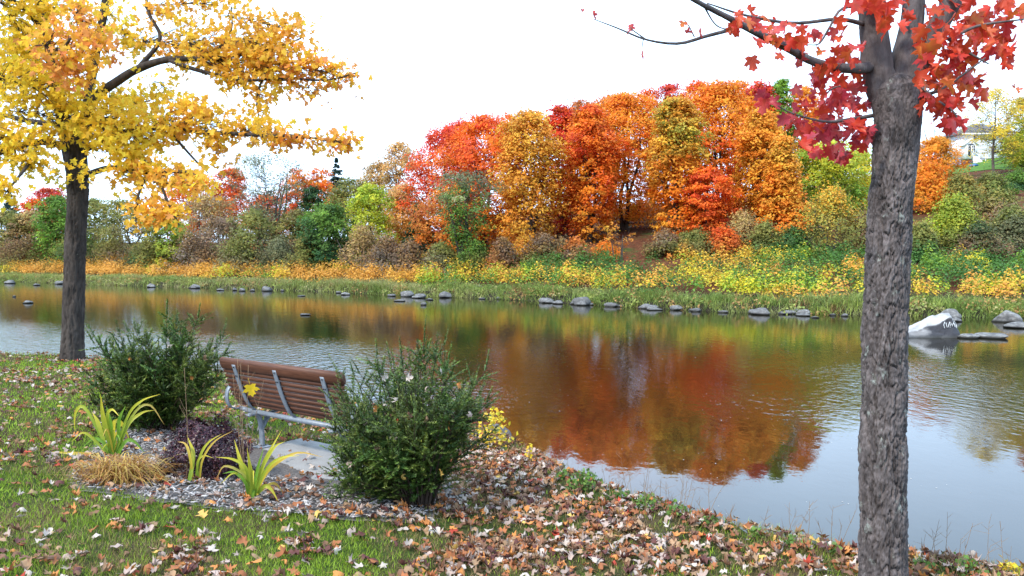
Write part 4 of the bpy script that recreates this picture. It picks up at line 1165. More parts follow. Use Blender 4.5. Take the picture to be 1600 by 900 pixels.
M_DRY = leaf_mat('fallen_leaves', 0.12, gloss=0.25, rough=.6)
SHAPES = [maple_leaf(False, (a, b), f, 500 + q, True, r) for q, (a, b, f, r) in enumerate(
    [(.4, .2, .1, .14), (-1.2, .8, -.3, .18), (1.4, -.6, .4, .20), (-.4, -1.0, -.2, .16), (2.0, .7, .3, .20), (-2.4, .2, -.5, .20), (.5, 1.5, .4, .20), (.1, .1, .1, .20), (-.6, 1.1, .5, .20), (1.2, -1.6, -.8, .20)])]
DRY = [((.47, .395, .34), 'pale'), ((.38, .285, .24), 'pinkish grey'), ((.32, .195, .11), 'tan'), ((.19, .095, .055), 'brown'), ((.105, .038, .032), 'dark maroon'),
       ((.50, .20, .055), 'orange'), ((.56, .35, .09), 'golden'), ((.42, .06, .035), 'red'), ((.32, .115, .045), 'rust')]
DRYW = np.array([.11, .14, .15, .21, .12, .07, .012, .015, .17]); DRYW = DRYW / DRYW.sum()

# -- fallen leaves: where they lie
def leaf_density(x, y):
    az = x / y
    right = np.clip((az + .17) / .10, 0, 1)
    drifts = np.clip((fbm(x * 1.1, y * 1.1, 0, 71) - .40) * 5.5, 0, 1)
    fine_ = np.clip((fbm(x * 3.6, y * 3.6, 0, 72) - .40) * 4.5, 0, 1)
    low = np.clip((6.2 - y) / 1.6, 0, 1) * np.clip((az + .50) / .3, 0, 1)
    left = 34 + 190 * drifts * fine_ + 480 * low * fine_ * (.25 + drifts)
    rr_ = 960 * (.22 + .78 * fine_) * (.55 + .45 * drifts)
    return left * (1 - right) + rr_ * right
n = 110000
ly = np.exp(rng.uniform(math.log(3.0), math.log(17.5), n)); lx = ly * rng.uniform(-.80, .78, n)
wgt = leaf_density(lx, ly) * ly * ly * 1.58 * math.log(17.5 / 3.0) / n       # expected leaves per sample
t_ = near_t(lx, ly)
inpad = in_poly(lx, ly, PAD); inbed = in_poly(lx, ly, BED)
wgt = np.where(inbed, wgt * .9 + 150 * np.clip((fbm(lx * 2.2, ly * 2.2, 0, 75) - .48) * 8, 0, 1) * ly * ly * 1.58 * 1.76 / n, wgt) * np.where(inpad, .25, 1)
okl = (rng.uniform(0, 1, n) < wgt) & (t_ > -.22)
lx, ly = lx[okl], ly[okl]; n = len(lx)
lz = np.where(in_poly(lx, ly, PAD), pad_z, ground(lx, ly)) + rng.uniform(.012, .045, n) + np.where(in_poly(lx, ly, BED), .015, 0)
lp = np.stack([lx, ly, lz], -1)
eps = .06
gx = (ground(lx + eps, ly) - ground(lx - eps, ly)) / (2 * eps); gy = (ground(lx, ly + eps) - ground(lx, ly - eps)) / (2 * eps)
nr = np.stack([-gx, -gy, np.ones(n)], -1) + rng.normal(0, .20, (n, 3)) * np.array((1, 1, .2))
LM = frames(nr, rng.uniform(0, 6.3, n))
LS = rng.uniform(.038, .086, n)
LC = rng.choice(len(DRY), n, p=DRYW); LSh = rng.integers(0, len(SHAPES), n)
lpx, lpy = to_px(lp)
vis = (lpx > 5) & (lpx < 1595) & (lpy < 893) & ~((lpx > 1335) & (lpx < 1425)) & ~((lpx > 515) & (lpx < 760) & (lpy < 800) & (lpy > 560))
rank = np.argsort(-(LS / np.maximum(ly, .1)) * vis)
single = np.zeros(n, bool); single[rank[:300]] = True
VARIANT = {}
for i in np.where(single)[0]:
    key = (int(LSh[i]), int(LC[i]))
    if key not in VARIANT:
        V, Fq = SHAPES[key[0]]
        cj = np.clip(np.array(DRY[key[1]][0]) * (1 + .18 * (vnoise(V[:, 0] * 4 + 3, V[:, 1] * 4, key[1], 3) - .5)[:, None] * 2), .01, .8)
        VARIANT[key] = make_mesh('fallen_leaf', V, Fq, M_DRY, cj)
    o = bpy.data.objects.new('fallen_leaf', VARIANT[key]); COL.objects.link(o)
    Mw = Matrix([list(r_) for r_ in LM[i]]).to_4x4(); Mw.translation = Vector(lp[i])
    o.matrix_world = Mw @ Matrix.Scale(float(LS[i]), 4)
    a_, b_ = float(lpx[i]), float(lpy[i])
    place = ('in the mulch bed' if in_poly(lx[i:i+1], ly[i:i+1], BED)[0] else
             'right of the thick trunk' if a_ > 1400 else 'just left of the thick trunk' if a_ > 1240 else 'by the water edge weeds' if near_t(lx[i], ly[i]) < .45 else
             'on the bank near the trunk' if a_ > 1060 else 'on the bottom middle bank' if a_ > 860 else 'on the bank below the yew' if a_ > 700 else
             'on lawn below the front yew' if a_ > 520 else 'on lawn below the mulch' if a_ > 330 else 'on lawn below the dried grass' if a_ > 160 else 'in the bottom left corner' if b_ > 760 else
             'on lawn beside the daylily')
    cn = DRY[key[1]][1]
    how = ('flat', 'cupped', 'rolled', 'arched', 'tightly rolled', 'humped', 'curled', 'crinkled', 'folded', 'twisted')[key[0]]
    tag(o, f'{cn} {how} maple leaf {place}', 'leaf', f'fallen leaves {place}')
J = Join()
rest = ~single
for q in range(len(SHAPES)):
    s_ = np.where(rest & (LSh == q))[0]
    V, Fq = SHAPES[q]
    cols = np.array([DRY[c_][0] for c_ in LC[s_]]) * rng.uniform(.75, 1.25, (len(s_), 1))
    J.add(*instance(V, Fq, LM[s_], lp[s_], LS[s_], np.clip(cols, .01, .8)))
tag(J.build('leaf_litter', M_DRY), 'brown, orange and pale maple leaves strewn over lawn and bank', 'leaf litter', kind='stuff')

# -- lawn grass
M_GRASS = leaf_mat('grass_blades', 0.3, gloss=.25)
n = 330000
gy_ = np.exp(rng.uniform(math.log(3.1), math.log(17.5), n)); gx_ = gy_ * rng.uniform(-.78, .76, n)
t_ = near_t(gx_, gy_)
az = gx_ / gy_
right = np.clip((az + .20) / .12, 0, 1)
den = np.clip(1.05 - .62 * right * (1 - np.clip((fbm(gx_ * 1.7, gy_ * 1.7, 0, 81) - .52) * 9, 0, 1)), .2, 1)
okg = (t_ > -.12) & ~in_poly(gx_, gy_, PAD) & ~(in_poly((gx_ - BED[:, 0].mean()) * 1.07 + BED[:, 0].mean() + .35 * (fbm(gx_ * 5, gy_ * 5, 0, 92, 4) - .5), (gy_ - BED[:, 1].mean()) * 1.07 + BED[:, 1].mean() + .35 * (fbm(gx_ * 5, gy_ * 5, 0, 93, 4) - .5), BED)) & (rng.uniform(0, 1, n) < den)
gx_, gy_, t_, right = gx_[okg], gy_[okg], t_[okg], right[okg]
n = len(gx_)
if n > 130000:
    sel = rng.permutation(n)[:130000]; gx_, gy_, t_, right = gx_[sel], gy_[sel], t_[sel], right[sel]; n = 130000
hh = rng.uniform(.020, .044, n) * (.75 + .6 * fbm(gx_ * 2, gy_ * 2, 0, 83)) * (1 + .8 * np.clip(.35 - t_, 0, .35) / .35)
a = rng.uniform(0, 6.283, n)
lean = np.stack([np.cos(a), np.sin(a), 0 * a], -1) * (hh * rng.uniform(.2, 1.1, n))[:, None]
dry = np.clip((fbm(gx_ * 1.3, gy_ * 1.3, 0, 84) - .50) * 5, 0, 1) * .55 + .65 * right
C1 = np.array((.235, .345, .026)); C2 = np.array((.25, .185, .075))
kk_ = (rng.uniform(0, 1, n) < np.clip(dry, .04, .75))[:, None]
gc = np.where(kk_, C2, C1 * (1 + .55 * (fbm(gx_ * .8, gy_ * .8, 0, 86)[:, None] - .5) * 2)) * rng.uniform(.6, 1.4, (n, 1))
P = np.stack([gx_, gy_, ground(gx_, gy_) - .003], -1)
wd = .0032 * (gy_ / 3.6) * rng.uniform(.7, 1.3, n); nearb = gy_ < 6.0; gc = np.clip(gc, .01, .6)
V, Fq, C = blades(P[nearb], hh[nearb], wd[nearb], lean[nearb], gc[nearb])
V2, F2, C2_ = blades(P[~nearb], hh[~nearb], wd[~nearb] * 1.2, lean[~nearb] * .8, gc[~nearb], seg=1)
V, Fq, C = np.vstack([V, V2]), np.vstack([Fq, F2 + len(V)]), np.vstack([C, C2_])
tag(mobj('lawn_grass', V, Fq, M_GRASS, col=C), 'short green lawn grass on the near bank', 'grass', kind='stuff')

# -- wood chips on the bed
n = 5200
cx_ = rng.uniform(BED[:, 0].min(), BED[:, 0].max(), n * 3); cy_ = rng.uniform(BED[:, 1].min(), BED[:, 1].max(), n * 3)
ok = in_poly(cx_, cy_, BED) & ~in_poly(cx_, cy_, PAD); cx_, cy_ = cx_[ok][:n], cy_[ok][:n]; n = len(cx_)
V, Fl = box(-.5, .5, -.13, .13, -.06, .06)
nr = rng.normal(0, .3, (n, 3)) + np.array((0, 0, 1.))
P = np.stack([cx_, cy_, ground(cx_, cy_) + .022 + rng.uniform(0, .012, n)], -1)
cc = np.array([(.36, .335, .325), (.28, .255, .245), (.17, .145, .135), (.42, .39, .38)])[rng.integers(0, 4, n)] * rng.uniform(.7, 1.25, (n, 1))
V, Fq, C = instance(V, Fl[0], frames(nr, rng.uniform(0, 6.3, n)), P, rng.uniform(.02, .055, n)[:, None] * np.array((1, rng.uniform(.6, 1.2), 1)), cc)
m, N, L, out = new_mat('wood_chips'); a_ = N.new('ShaderNodeAttribute'); a_.attribute_name = 'Col'; principled(N, L, out, a_.outputs['Color'], .95, spec=.1)
tag(mobj('mulch_chips', V, Fq, m, col=C), 'grey shredded wood mulch under the bench plants', 'mulch', kind='stuff')

# -- yew bushes
M_YEW = leaf_mat('yew_needles', 0.15, gloss=.3, rough=.45)
M_STEM = bark_mat('yew_stems', (.030, .020, .016), (.085, .06, .045), scale=20)
NEEDLE = np.array([(-.5, .12, 0), (.5, .12, .06), (0, 1, 0)])
def yew(label, px, py, rx, hgt, seed, n_main=80, lean=(0, 0), foot=.10, low=0.0, nlen=.024):
    g = np.random.default_rng(seed)
    B = on_ground(px, py)
    o = empty('yew_bush', B, label, 'bush')
    JS = Join(); P_, T_, C_, S_ = [], [], [], []
    for q in range(n_main):
        a = g.uniform(0, 6.283); tilt = (g.uniform(0, 1) ** .8) * 1.0
        if q % 5 == 0: a = math.pi + g.normal(0, .8); tilt = g.uniform(.9, 1.45)
        ln = hgt * g.uniform(.66, 1.0) * (1.10 if g.uniform() < .12 else 1) * (1 - .30 * (tilt / 1.3) ** 2)
        dirh = np.array((math.cos(a), math.sin(a) * .9, 0))
        b = B + dirh * g.uniform(.02, foot) + np.array((0, 0, -.03))
        end = b + dirh * min(rx * 1.05, ln * math.sin(tilt)) * g.uniform(.85, 1.05) + np.array((lean[0] * ln, lean[1] * ln, ln * max(math.cos(tilt), .13 + low)))
        mid = b * .5 + end * .5 + np.array((0, 0, .10 * ln * math.sin(tilt))) - dirh * .05 * ln + g.normal(0, .03, 3)
        pts = catmull([b, mid, end], 12)
        JS.add(*tube(pts, np.linspace(.0075, .002, 12), 4, cap=False))
        ns = int(18 + 14 * g.uniform()); bt = g.uniform(.65, 1.25) * np.array((g.uniform(.85, 1.3), 1, g.uniform(.8, 1.1)))
        for r_ in range(ns):
            f = g.uniform(.30, 1.0) if g.uniform() < .9 else g.uniform(.12, .3)
            i = f * 11; p0 = pts[int(i)] * (1 - i % 1) + pts[min(int(i) + 1, 11)] * (i % 1)
            tan = norm(pts[min(int(i) + 1, 11)] - pts[max(int(i) - 1, 0)])
            sd_ = norm(np.cross(tan, g.normal(0, 1, 3)))
            dr_ = norm(tan * g.uniform(.25, .8) + sd_ * g.uniform(.6, 1.1) + np.array((0, 0, .25)))
            sl = g.uniform(.08, .24) * (1.15 - .35 * f) * hgt / 1.15
            if r_ == 0: p0, dr_, sl = pts[-1], norm(tan + np.array((0, 0, .2))), g.uniform(.12, .22)
            nn_ = int(sl / .0085) * 2
            if nn_ < 4: continue
            tt_ = np.repeat(np.linspace(.05, 1, nn_ // 2), 2)
            droop = np.array((0, 0, -.25)) * sl
            pp = p0 + dr_ * (tt_ * sl)[:, None] + droop * (tt_ ** 2)[:, None] * g.uniform(-.4, .8)
            s2 = norm(np.cross(dr_, np.array((0, 0, 1.)) + g.normal(0, .4, 3)))
            sg = np.tile([1, -1], nn_ // 2)[:, None]
            dn = norm(dr_ * .55 + s2 * sg * .8 + np.array((0, 0, .22)) + g.normal(0, .25, (nn_, 3)))
            P_.append(pp); T_.append(dn); S_.append(nlen * g.uniform(.75, 1.2, nn_) * (1.05 - .4 * tt_))
            newg = np.clip((tt_ - .45) * 1.3, 0, 1)[:, None] * g.uniform(.2, 1.0)
            C_.append((np.array((.055, .102, .020)) * (1 - newg) + np.array((.20, .27, .048)) * newg) * g.uniform(.75, 1.25, (nn_, 1)) * bt)
            if r_ % 3 == 0: JS.add(*tube([p0, p0 + dr_ * sl * .95], [.002, .001], 3, cap=False))
    P_, T_, C_, S_ = (np.concatenate(z_) for z_ in (P_, T_, C_, S_))
    keep = P_[:, 2] > ground(P_[:, 0], P_[:, 1]) + .005
    P_, T_, C_, S_ = P_[keep], T_[keep], C_[keep], S_[keep]
    S3 = np.column_stack([S_ * .60, S_ * 1.1, S_])
    V, Fq, C = instance(NEEDLE, LF3, frames_tip(T_, g.normal(0, .5, len(P_))), P_, S3, C_)
    JS.build('stems', M_STEM, o, smooth=True)
    mobj('foliage', V, Fq, M_YEW, o, C)
    return B
Y1 = yew('dark green yew bush left of the bench', 258, 674, .54, 1.32, 3, 105, (-.02, 0), .14, nlen=.030)
Y2 = yew('large dark green yew bush right of the bench in front', 655, 790, .52, 1.34, 4, 125, (-.05, -.02), .13, nlen=.025)
YCAUGHT = [(Y1, 262, 540, 'pale'), (Y1, 322, 560, 'tan'), (Y1, 236, 555, 'pale'), (Y1, 300, 590, 'orange'), (Y1, 205, 560, 'orange'), (Y1, 345, 612, 'brown')] + [
    (Y2, a, b, c) for a, b, c in ((620, 625, 'pale'), (716, 602, 'orange'), (638, 590, 'pale'), (664, 610, 'pinkish grey'), (616, 682, 'pale'), (588, 640, 'orange'), (735, 648, 'pinkish grey'), (620, 660, 'red'),
     (660, 565, 'brown'), (690, 580, 'pale'), (668, 655, 'tan'), (702, 665, 'orange'), (548, 725, 'pinkish grey'), (586, 700, 'tan'), (628, 745, 'golden'), (688, 740, 'golden'), (640, 650, 'brown'), (600, 590, 'pale'), (574, 660, 'pinkish grey'))]
for Bq, px, py, cn in YCAUGHT:
    P = W(px, py, Bq[1] - (.25 if Bq is Y1 else .38)); ci = [d_[1] for d_ in DRY].index(cn); sh = int(px + py) % len(SHAPES)
    if (sh, ci) not in VARIANT:
        V, Fq = SHAPES[sh]; VARIANT[(sh, ci)] = make_mesh('fallen_leaf', V, Fq, M_DRY, np.repeat(np.array([DRY[ci][0]]), len(V), 0))
    o = bpy.data.objects.new('caught_leaf', VARIANT[(sh, ci)]); COL.objects.link(o)
    o.location = P; s_ = .055 + .02 * ((px * 7) % 5) / 4; o.scale = (s_, s_, s_); o.rotation_euler = (1.2 + (px % 7) * .12, (py % 9) * .3, px * 1.3)
    tag(o, f'{cn} maple leaf caught in the yew {"left of" if Bq is Y1 else "right of"} the bench', 'leaf', f'{cn} leaves caught in the {"rear" if Bq is Y1 else "front"} yew')

# -- purple barberry
Bp = on_ground(322, 742)
ob = empty('barberry_bush', Bp, 'low dark purple barberry bush between the yellow leaf clumps', 'bush')
g = np.random.default_rng(31)
JS = Join()
n = 9500
th = g.uniform(0, 6.283, n); cz = g.uniform(0, 1, n); rr_ = np.sqrt(1 - cz ** 2 * .92) * (.62 + .38 * g.uniform(0, 1, n) ** .4) * (.62 + .72 * vnoise(np.cos(th) * 3 + 4, np.sin(th) * 3 + 4, cz * 4, 9))
P = Bp + np.stack([.37 * rr_ * np.cos(th), .33 * rr_ * np.sin(th), .46 * cz * (.75 + .35 * vnoise(np.cos(th) * 2.2, np.sin(th) * 2.2, 0, 8)) + .02], -1)
nr = np.stack([np.cos(th), np.sin(th), cz * 1.4], -1) + g.normal(0, .6, (n, 3))
cc = np.array([(.040, .012, .024), (.024, .008, .016), (.060, .018, .032), (.075, .024, .024)])[g.integers(0, 4, n)] * g.uniform(.7, 1.3, (n, 1))
V, Fq, C = instance(LEAF4, LF4, frames(nr, g.uniform(0, 6.3, n)), P, g.uniform(.012, .026, n), cc)
for q in range(70):
    e = P[g.integers(0, n)]; b = Bp + np.array((*g.normal(0, .04, 2), -.02))
    JS.add(*tube([b, (b + e) / 2 + np.array((0, 0, .05)), e], [.004, .003, .001], 4, 6, cap=False))
JS.build('stems', M_STEM, ob, smooth=True)
mobj('foliage', V, Fq, leaf_mat('barberry_leaves', .15, gloss=.35, rough=.4), ob, C)

# -- strap-leaved clumps (daylilies), each blade its own part
M_BLADE = leaf_mat('strap_leaves', .35, gloss=.35, rough=.4)
LG_, LY_, LT_ = (.16, .30, .03), (.62, .50, .045), (.50, .30, .08)
def strap(o, pts, wid, c0, c1, n=14):
    P = catmull(pts, n); f = np.linspace(0, 1, n)
    T_ = norm(np.gradient(P, axis=0)); s_ = norm(np.cross(T_, np.array((.25, -1, .35)))); nn_ = np.cross(s_, T_)
    w_ = wid * np.interp(f, [0, .12, .55, 1], [.55, .9, 1, .04])[:, None]
    V = np.stack([P - s_ * w_ / 2 + nn_ * w_ * .18, P, P + s_ * w_ / 2 + nn_ * w_ * .18], 1).reshape(-1, 3)
    i = np.arange(n - 1)[:, None] * 3; j = np.array([[0, 1]])
    Fq = np.stack([i + j, i + j + 1, i + j + 4, i + j + 3], -1).reshape(-1, 4)
    col = np.repeat(np.array(c0) * (1 - f[:, None]) + np.array(c1) * f[:, None], 3, 0)
    return mobj('leaf_blade', V, Fq, M_BLADE, o, col, smooth=True)
def clump(label, bpx, bpy_, blades_px, extra, seed, name='daylily'):
    g = np.random.default_rng(seed)
    B = on_ground(bpx, bpy_); D = B[1]
    o = empty(name, B, label, 'plant', 'strap-leaved plants in the mulch bed')
    for pts, wpx, ca, cb_ in blades_px:
        dz = g.normal(0, .10)
        P = [B + np.array((g.normal(0, .025), g.normal(0, .025), -.01))]
        for q, (a, b) in enumerate(pts): P.append(W(a, b, D + dz * (q + 1) / len(pts) - .03))
        for q in range(1, len(P)): P[q][2] = max(P[q][2], float(ground(P[q][0], P[q][1])) + .015)
        strap(o, np.array(P), wpx * .82 * D / F_PX, ca, cb_)
    for q in range(extra):
        a = g.uniform(0, 6.283); ln = g.uniform(.22, .5)
        d_ = np.array((math.cos(a), math.sin(a), 0)); sp_ = g.uniform(.3, .9)
        P = [B + np.array((g.normal(0, .03), g.normal(0, .03), -.01)), B + d_ * ln * sp_ * .4 + np.array((0, 0, ln * .62)), B + d_ * ln * sp_ * .8 + np.array((0, 0, ln * (.8 - .4 * sp_)))]
        ca, cb_ = (LG_, LY_) if g.uniform() < .6 else ((LY_, LT_) if g.uniform() < .5 else (LG_, LG_))
        strap(o, np.array(P), g.uniform(.012, .02), ca, cb_)
    return o
clump('green and yellow daylily clump beside the dried grass mound', 178, 716, [
    ([(163, 660), (157, 616)], 9, LG_, LY_), ([(135, 640), (118, 645), (117, 674)], 6, LG_, LY_), ([(155, 665), (144, 644)], 8, LG_, LY_), ([(200, 650), (222, 626), (250, 616)], 5, LG_, LY_),
    ([(208, 648), (234, 633), (257, 664)], 5, LG_, LT_), ([(200, 665), (222, 645), (241, 641)], 6, LG_, LY_), ([(173, 665), (166, 634)], 8, LG_, LG_), ([(178, 662), (192, 664), (204, 692)], 8, LY_, LY_),
    ([(196, 690), (210, 690), (226, 708)], 7, LG_, LG_), ([(160, 690), (145, 686), (128, 700)], 6, LG_, LG_), ([(140, 712), (105, 716), (72, 728)], 6, LT_, LY_), ([(186, 660), (196, 634)], 7, LG_, LG_),
    ([(150, 690), (130, 676), (112, 690)], 5, LG_, LY_), ([(168, 655), (175, 640), (186, 650)], 6, LG_, LY_)], 9, 41)
clump('small sparse yellow daylily in front of the barberry', 306, 756, [
    ([(297, 715), (290, 694), (277, 690)], 5, LY_, LT_), ([(302, 712), (292, 680)], 8, LG_, LY_), ([(312, 715), (325, 692), (346, 678)], 5, LG_, LY_), ([(316, 720), (335, 690), (366, 672)], 4, LY_, LT_),
    ([(308, 725), (318, 712), (334, 716)], 4, LG_, LY_)], 0, 42)
clump('bright yellow-green daylily at the front edge of the mulch', 396, 782, [
    ([(380, 735), (366, 687)], 10, LG_, LY_), ([(386, 735), (365, 718), (337, 714)], 6, LG_, LY_), ([(384, 745), (352, 728), (338, 748)], 5, LG_, LT_), ([(412, 725), (440, 672)], 7, LG_, LY_),
    ([(415, 735), (440, 715), (468, 712)], 6, LG_, LY_), ([(420, 735), (462, 708), (505, 714)], 6, LY_, LT_), ([(412, 760), (424, 765), (436, 792)], 7, LG_, LY_), ([(384, 755), (366, 738), (348, 740)], 6, LG_, LG_),
    ([(392, 738), (386, 700)], 8, LG_, LY_), ([(402, 735), (412, 700)], 6, LG_, LG_), ([(406, 740), (428, 700), (445, 690)], 6, LG_, LY_), ([(425, 755), (445, 790)], 5, LY_, LT_)], 5, 43)

# -- mound of dried grass
Bg = on_ground(186, 752)
g = np.random.default_rng(51); n = 800
a = g.uniform(0, 6.283, n); ln = g.uniform(.12, .44, n) * (.7 + .5 * vnoise(np.cos(a) * 2 + 3, np.sin(a) * 2 + 3, 0, 6))
P = Bg + np.stack([g.normal(0, .10, n), g.normal(0, .08, n), np.full(n, -.01)], -1)
seg = 6; f = np.linspace(0, 1, seg + 1)
d_ = np.stack([np.cos(a), np.sin(a) * .8, 0 * a], -1)
hgt_ = g.uniform(.04, .21, n)
path = P[:, None] + d_[:, None] * (ln[:, None] * f ** 1.1)[..., None] + np.array((0, 0, 1.)) * (hgt_[:, None] * (np.sin(np.clip(f * 2.6, 0, math.pi))) )[..., None]
path[..., 2] = np.maximum(path[..., 2], ground(path[..., 0], path[..., 1]) + .012)
sv = np.cross(d_, np.array((0, 0, 1.)))[:, None] * (.0045 * np.interp(f, [0, .5, 1], [1, 1, .2]))[None, :, None]
V = np.stack([path - sv, path + sv], 2).reshape(-1, 3)
i = (np.arange(n)[:, None] * (seg + 1) + np.arange(seg)[None]).ravel() * 2
cc = np.array([(.45, .22, .06), (.55, .34, .09), (.30, .15, .06), (.58, .42, .10)])[g.integers(0, 4, n)] * g.uniform(.7, 1.2, (n, 1))
og = mobj('dried_grass', V, np.stack([i, i + 1, i + 3, i + 2], -1), M_BLADE, col=np.repeat(cc, (seg + 1) * 2, 0))
tag(og, 'brown mound of dried drooping grass at the lawn edge', 'plant')

# -- dry flower stalks
M_STALK = bark_mat('dry_stalks', (.16, .10, .06), (.30, .20, .12), scale=20)
def stalk_plant(label, bpx, bpy_, stalks, seed, rad=.0035, name='dry_stalks', cat='plant', D=None):
    g = np.random.default_rng(seed); B = on_ground(bpx, bpy_)
    o = empty(name, B, label, cat)
    for pts in stalks:
        dz = g.normal(0, .04)
        P = np.array([B + np.array((g.normal(0, .02), g.normal(0, .02), -.01))] + [W(a, b, B[1] + dz) for a, b in pts])
        V, Fl = tube(P, np.linspace(rad, rad * .45, len(P)), 5, 12)
        st = mobj('stalk', V, Fl[0] if len(Fl) == 1 else Fl, M_STALK, o, smooth=True)
        for q in range(4):
            f = g.uniform(.55, .95); b = catmull(P, 20)[int(f * 19)]
            e = b + np.array((g.choice([-1, 1]) * g.uniform(.02, .06), g.normal(0, .02), g.uniform(.05, .12)))
            V, Fl = tube([b, (b + e) / 2 + np.array((0, 0, -.008)), e], [rad * .5, rad * .4, rad * .25], 4, 6); mobj('side_twig', V, Fl, M_STALK, st)
    return B
BS = stalk_plant('thin dry stalks rising before the bench', 384, 772, [[(378, 690), (371, 560)], [(380, 690), (376, 570)], [(386, 680), (388, 570)], [(392, 690), (412, 595)], [(374, 690), (364, 585)]], 61)
stalk_plant('single thin dry stalk beside the barberry', 298, 752, [[(293, 680), (288, 575)]], 62)
V, Fq = maple_leaf(True, (.3, .1), .15, 901)
ol = bpy.data.objects.new('hanging_leaf', make_mesh('hanging_leaf', V, Fq, leaf_mat('yellow_leaf', .45), np.repeat([(.80, .52, .03)], len(V), 0))); link(ol)
ol.location = W(392, 607, BS[1] - .03); ol.scale = (.115,) * 3; ol.rotation_euler = (R(70), R(170), R(15))
tag(ol, 'bright yellow maple leaf hanging on the dry stalks before the bench', 'leaf')

# -- weeds, twigs and small plants along the water's edge
def weed(label, px, py, w_, h_, n, cols, seed, size=(.02, .045), name='shore_weed', group='weeds on the bank edge', stalks=0):
    g = np.random.default_rng(seed); B = on_ground(px, py)
    o = empty(name, B, label, 'plant', group)
    J = Join()
    P = B + np.stack([g.normal(0, w_ / 2.4, n), g.normal(0, w_ / 2.4, n), np.zeros(n)], -1)
    P[:, 2] = ground(P[:, 0], P[:, 1]).clip(0.0) + h_ * g.uniform(.08, 1, n) * np.exp(-((P[:, 0] - B[0]) / w_) ** 2)
    nr = g.normal(0, .7, (n, 3)) + np.array((0, -.3, .7))
    cc = np.array(cols)[g.integers(0, len(cols), n)] * g.uniform(.7, 1.3, (n, 1))
    V, Fq, C = instance(LEAF4, LF4, frames(nr, g.uniform(0, 6.3, n)), P, g.uniform(*size, n), cc)
    mobj('leaves', V, Fq, M_GRASS, o, C)
    for q in range(max(6, n // 18)):
        e = P[g.integers(0, n)]; b = B + np.array((*g.normal(0, w_ * .2, 2), -.03)); b[2] = float(ground(b[0], b[1])) - .02
        J.add(*tube([b, (b + e) / 2 + g.normal(0, .01, 3), e], [.0025, .002, .001], 4, 5, cap=False))
    for q in range(stalks):
        b = B + np.array((*g.normal(0, w_ * .6, 2), 0)); b[2] = float(ground(b[0], b[1])) - .02
        hq = g.uniform(.16, .36); e = b + np.array((g.normal(0, .06), g.normal(0, .03), hq))
        J.add(*tube([b, (b + e) / 2 + g.normal(0, .01, 3), e], [.0022, .0016, .0009], 4, 6, cap=False))
        for r_ in range(4):
            f = g.uniform(.5, 1); m_ = b * (1 - f) + e * f; e2 = m_ + np.array((g.normal(0, .035), g.normal(0, .02), g.uniform(.02, .06)))
            J.add(*tube([m_, e2], [.0012, .0007], 3, cap=False))
    J.build('stems', M_STALK, o)
GW = [(.10, .19, .03), (.14, .24, .04), (.08, .14, .03)]
YW = [(.75, .55, .03), (.70, .45, .04), (.60, .52, .05)]
weed('yellow-leaved shrub at the water behind the yew', 772, 700, .26, .42, 190, YW, 71, (.03, .06), 'yellow_shrub', None)
weed('tiny yellow-leaved sprig at the water edge', 828, 722, .05, .20, 26, YW, 72, (.025, .045), 'yellow_sprig', None)
for px, py, w_, h_, n_, lab, st in ((912, 766, .17, .17, 260, 'bushy green weed on the bank edge nearest the yew', 3), (880, 748, .10, .08, 70, 'low green weed left of the bushy one', 2), (972, 778, .12, .06, 60, 'short grassy weed right of the bushy one', 6),
                                (1012, 796, .14, .11, 150, 'leafy green weed in the middle of the bank edge', 7), (1060, 806, .10, .09, 70, 'small weed with tall dry stalks on the bank edge', 9), (1108, 822, .12, .06, 90, 'low green weed before the blue water', 5),
                                (1180, 842, .07, .09, 34, 'broad-leaved weed leaning over the water', 1), (1240, 856, .10, .07, 60, 'thin grassy weed left of the thick trunk', 5), (1306, 868, .06, .08, 30, 'small dark weed close to the thick trunk', 4),
                                (1450, 890, .12, .06, 80, 'green weed right of the thick trunk', 5), (1510, 893, .14, .08, 110, 'grassy weed at the bottom right water edge', 6), (1575, 896, .08, .07, 60, 'golden weed at the bottom right corner', 2)):
    weed(lab, px, py, w_, h_, n_, GW if 'golden' not in lab else YW, int(px), (.02, .04), stalks=st)
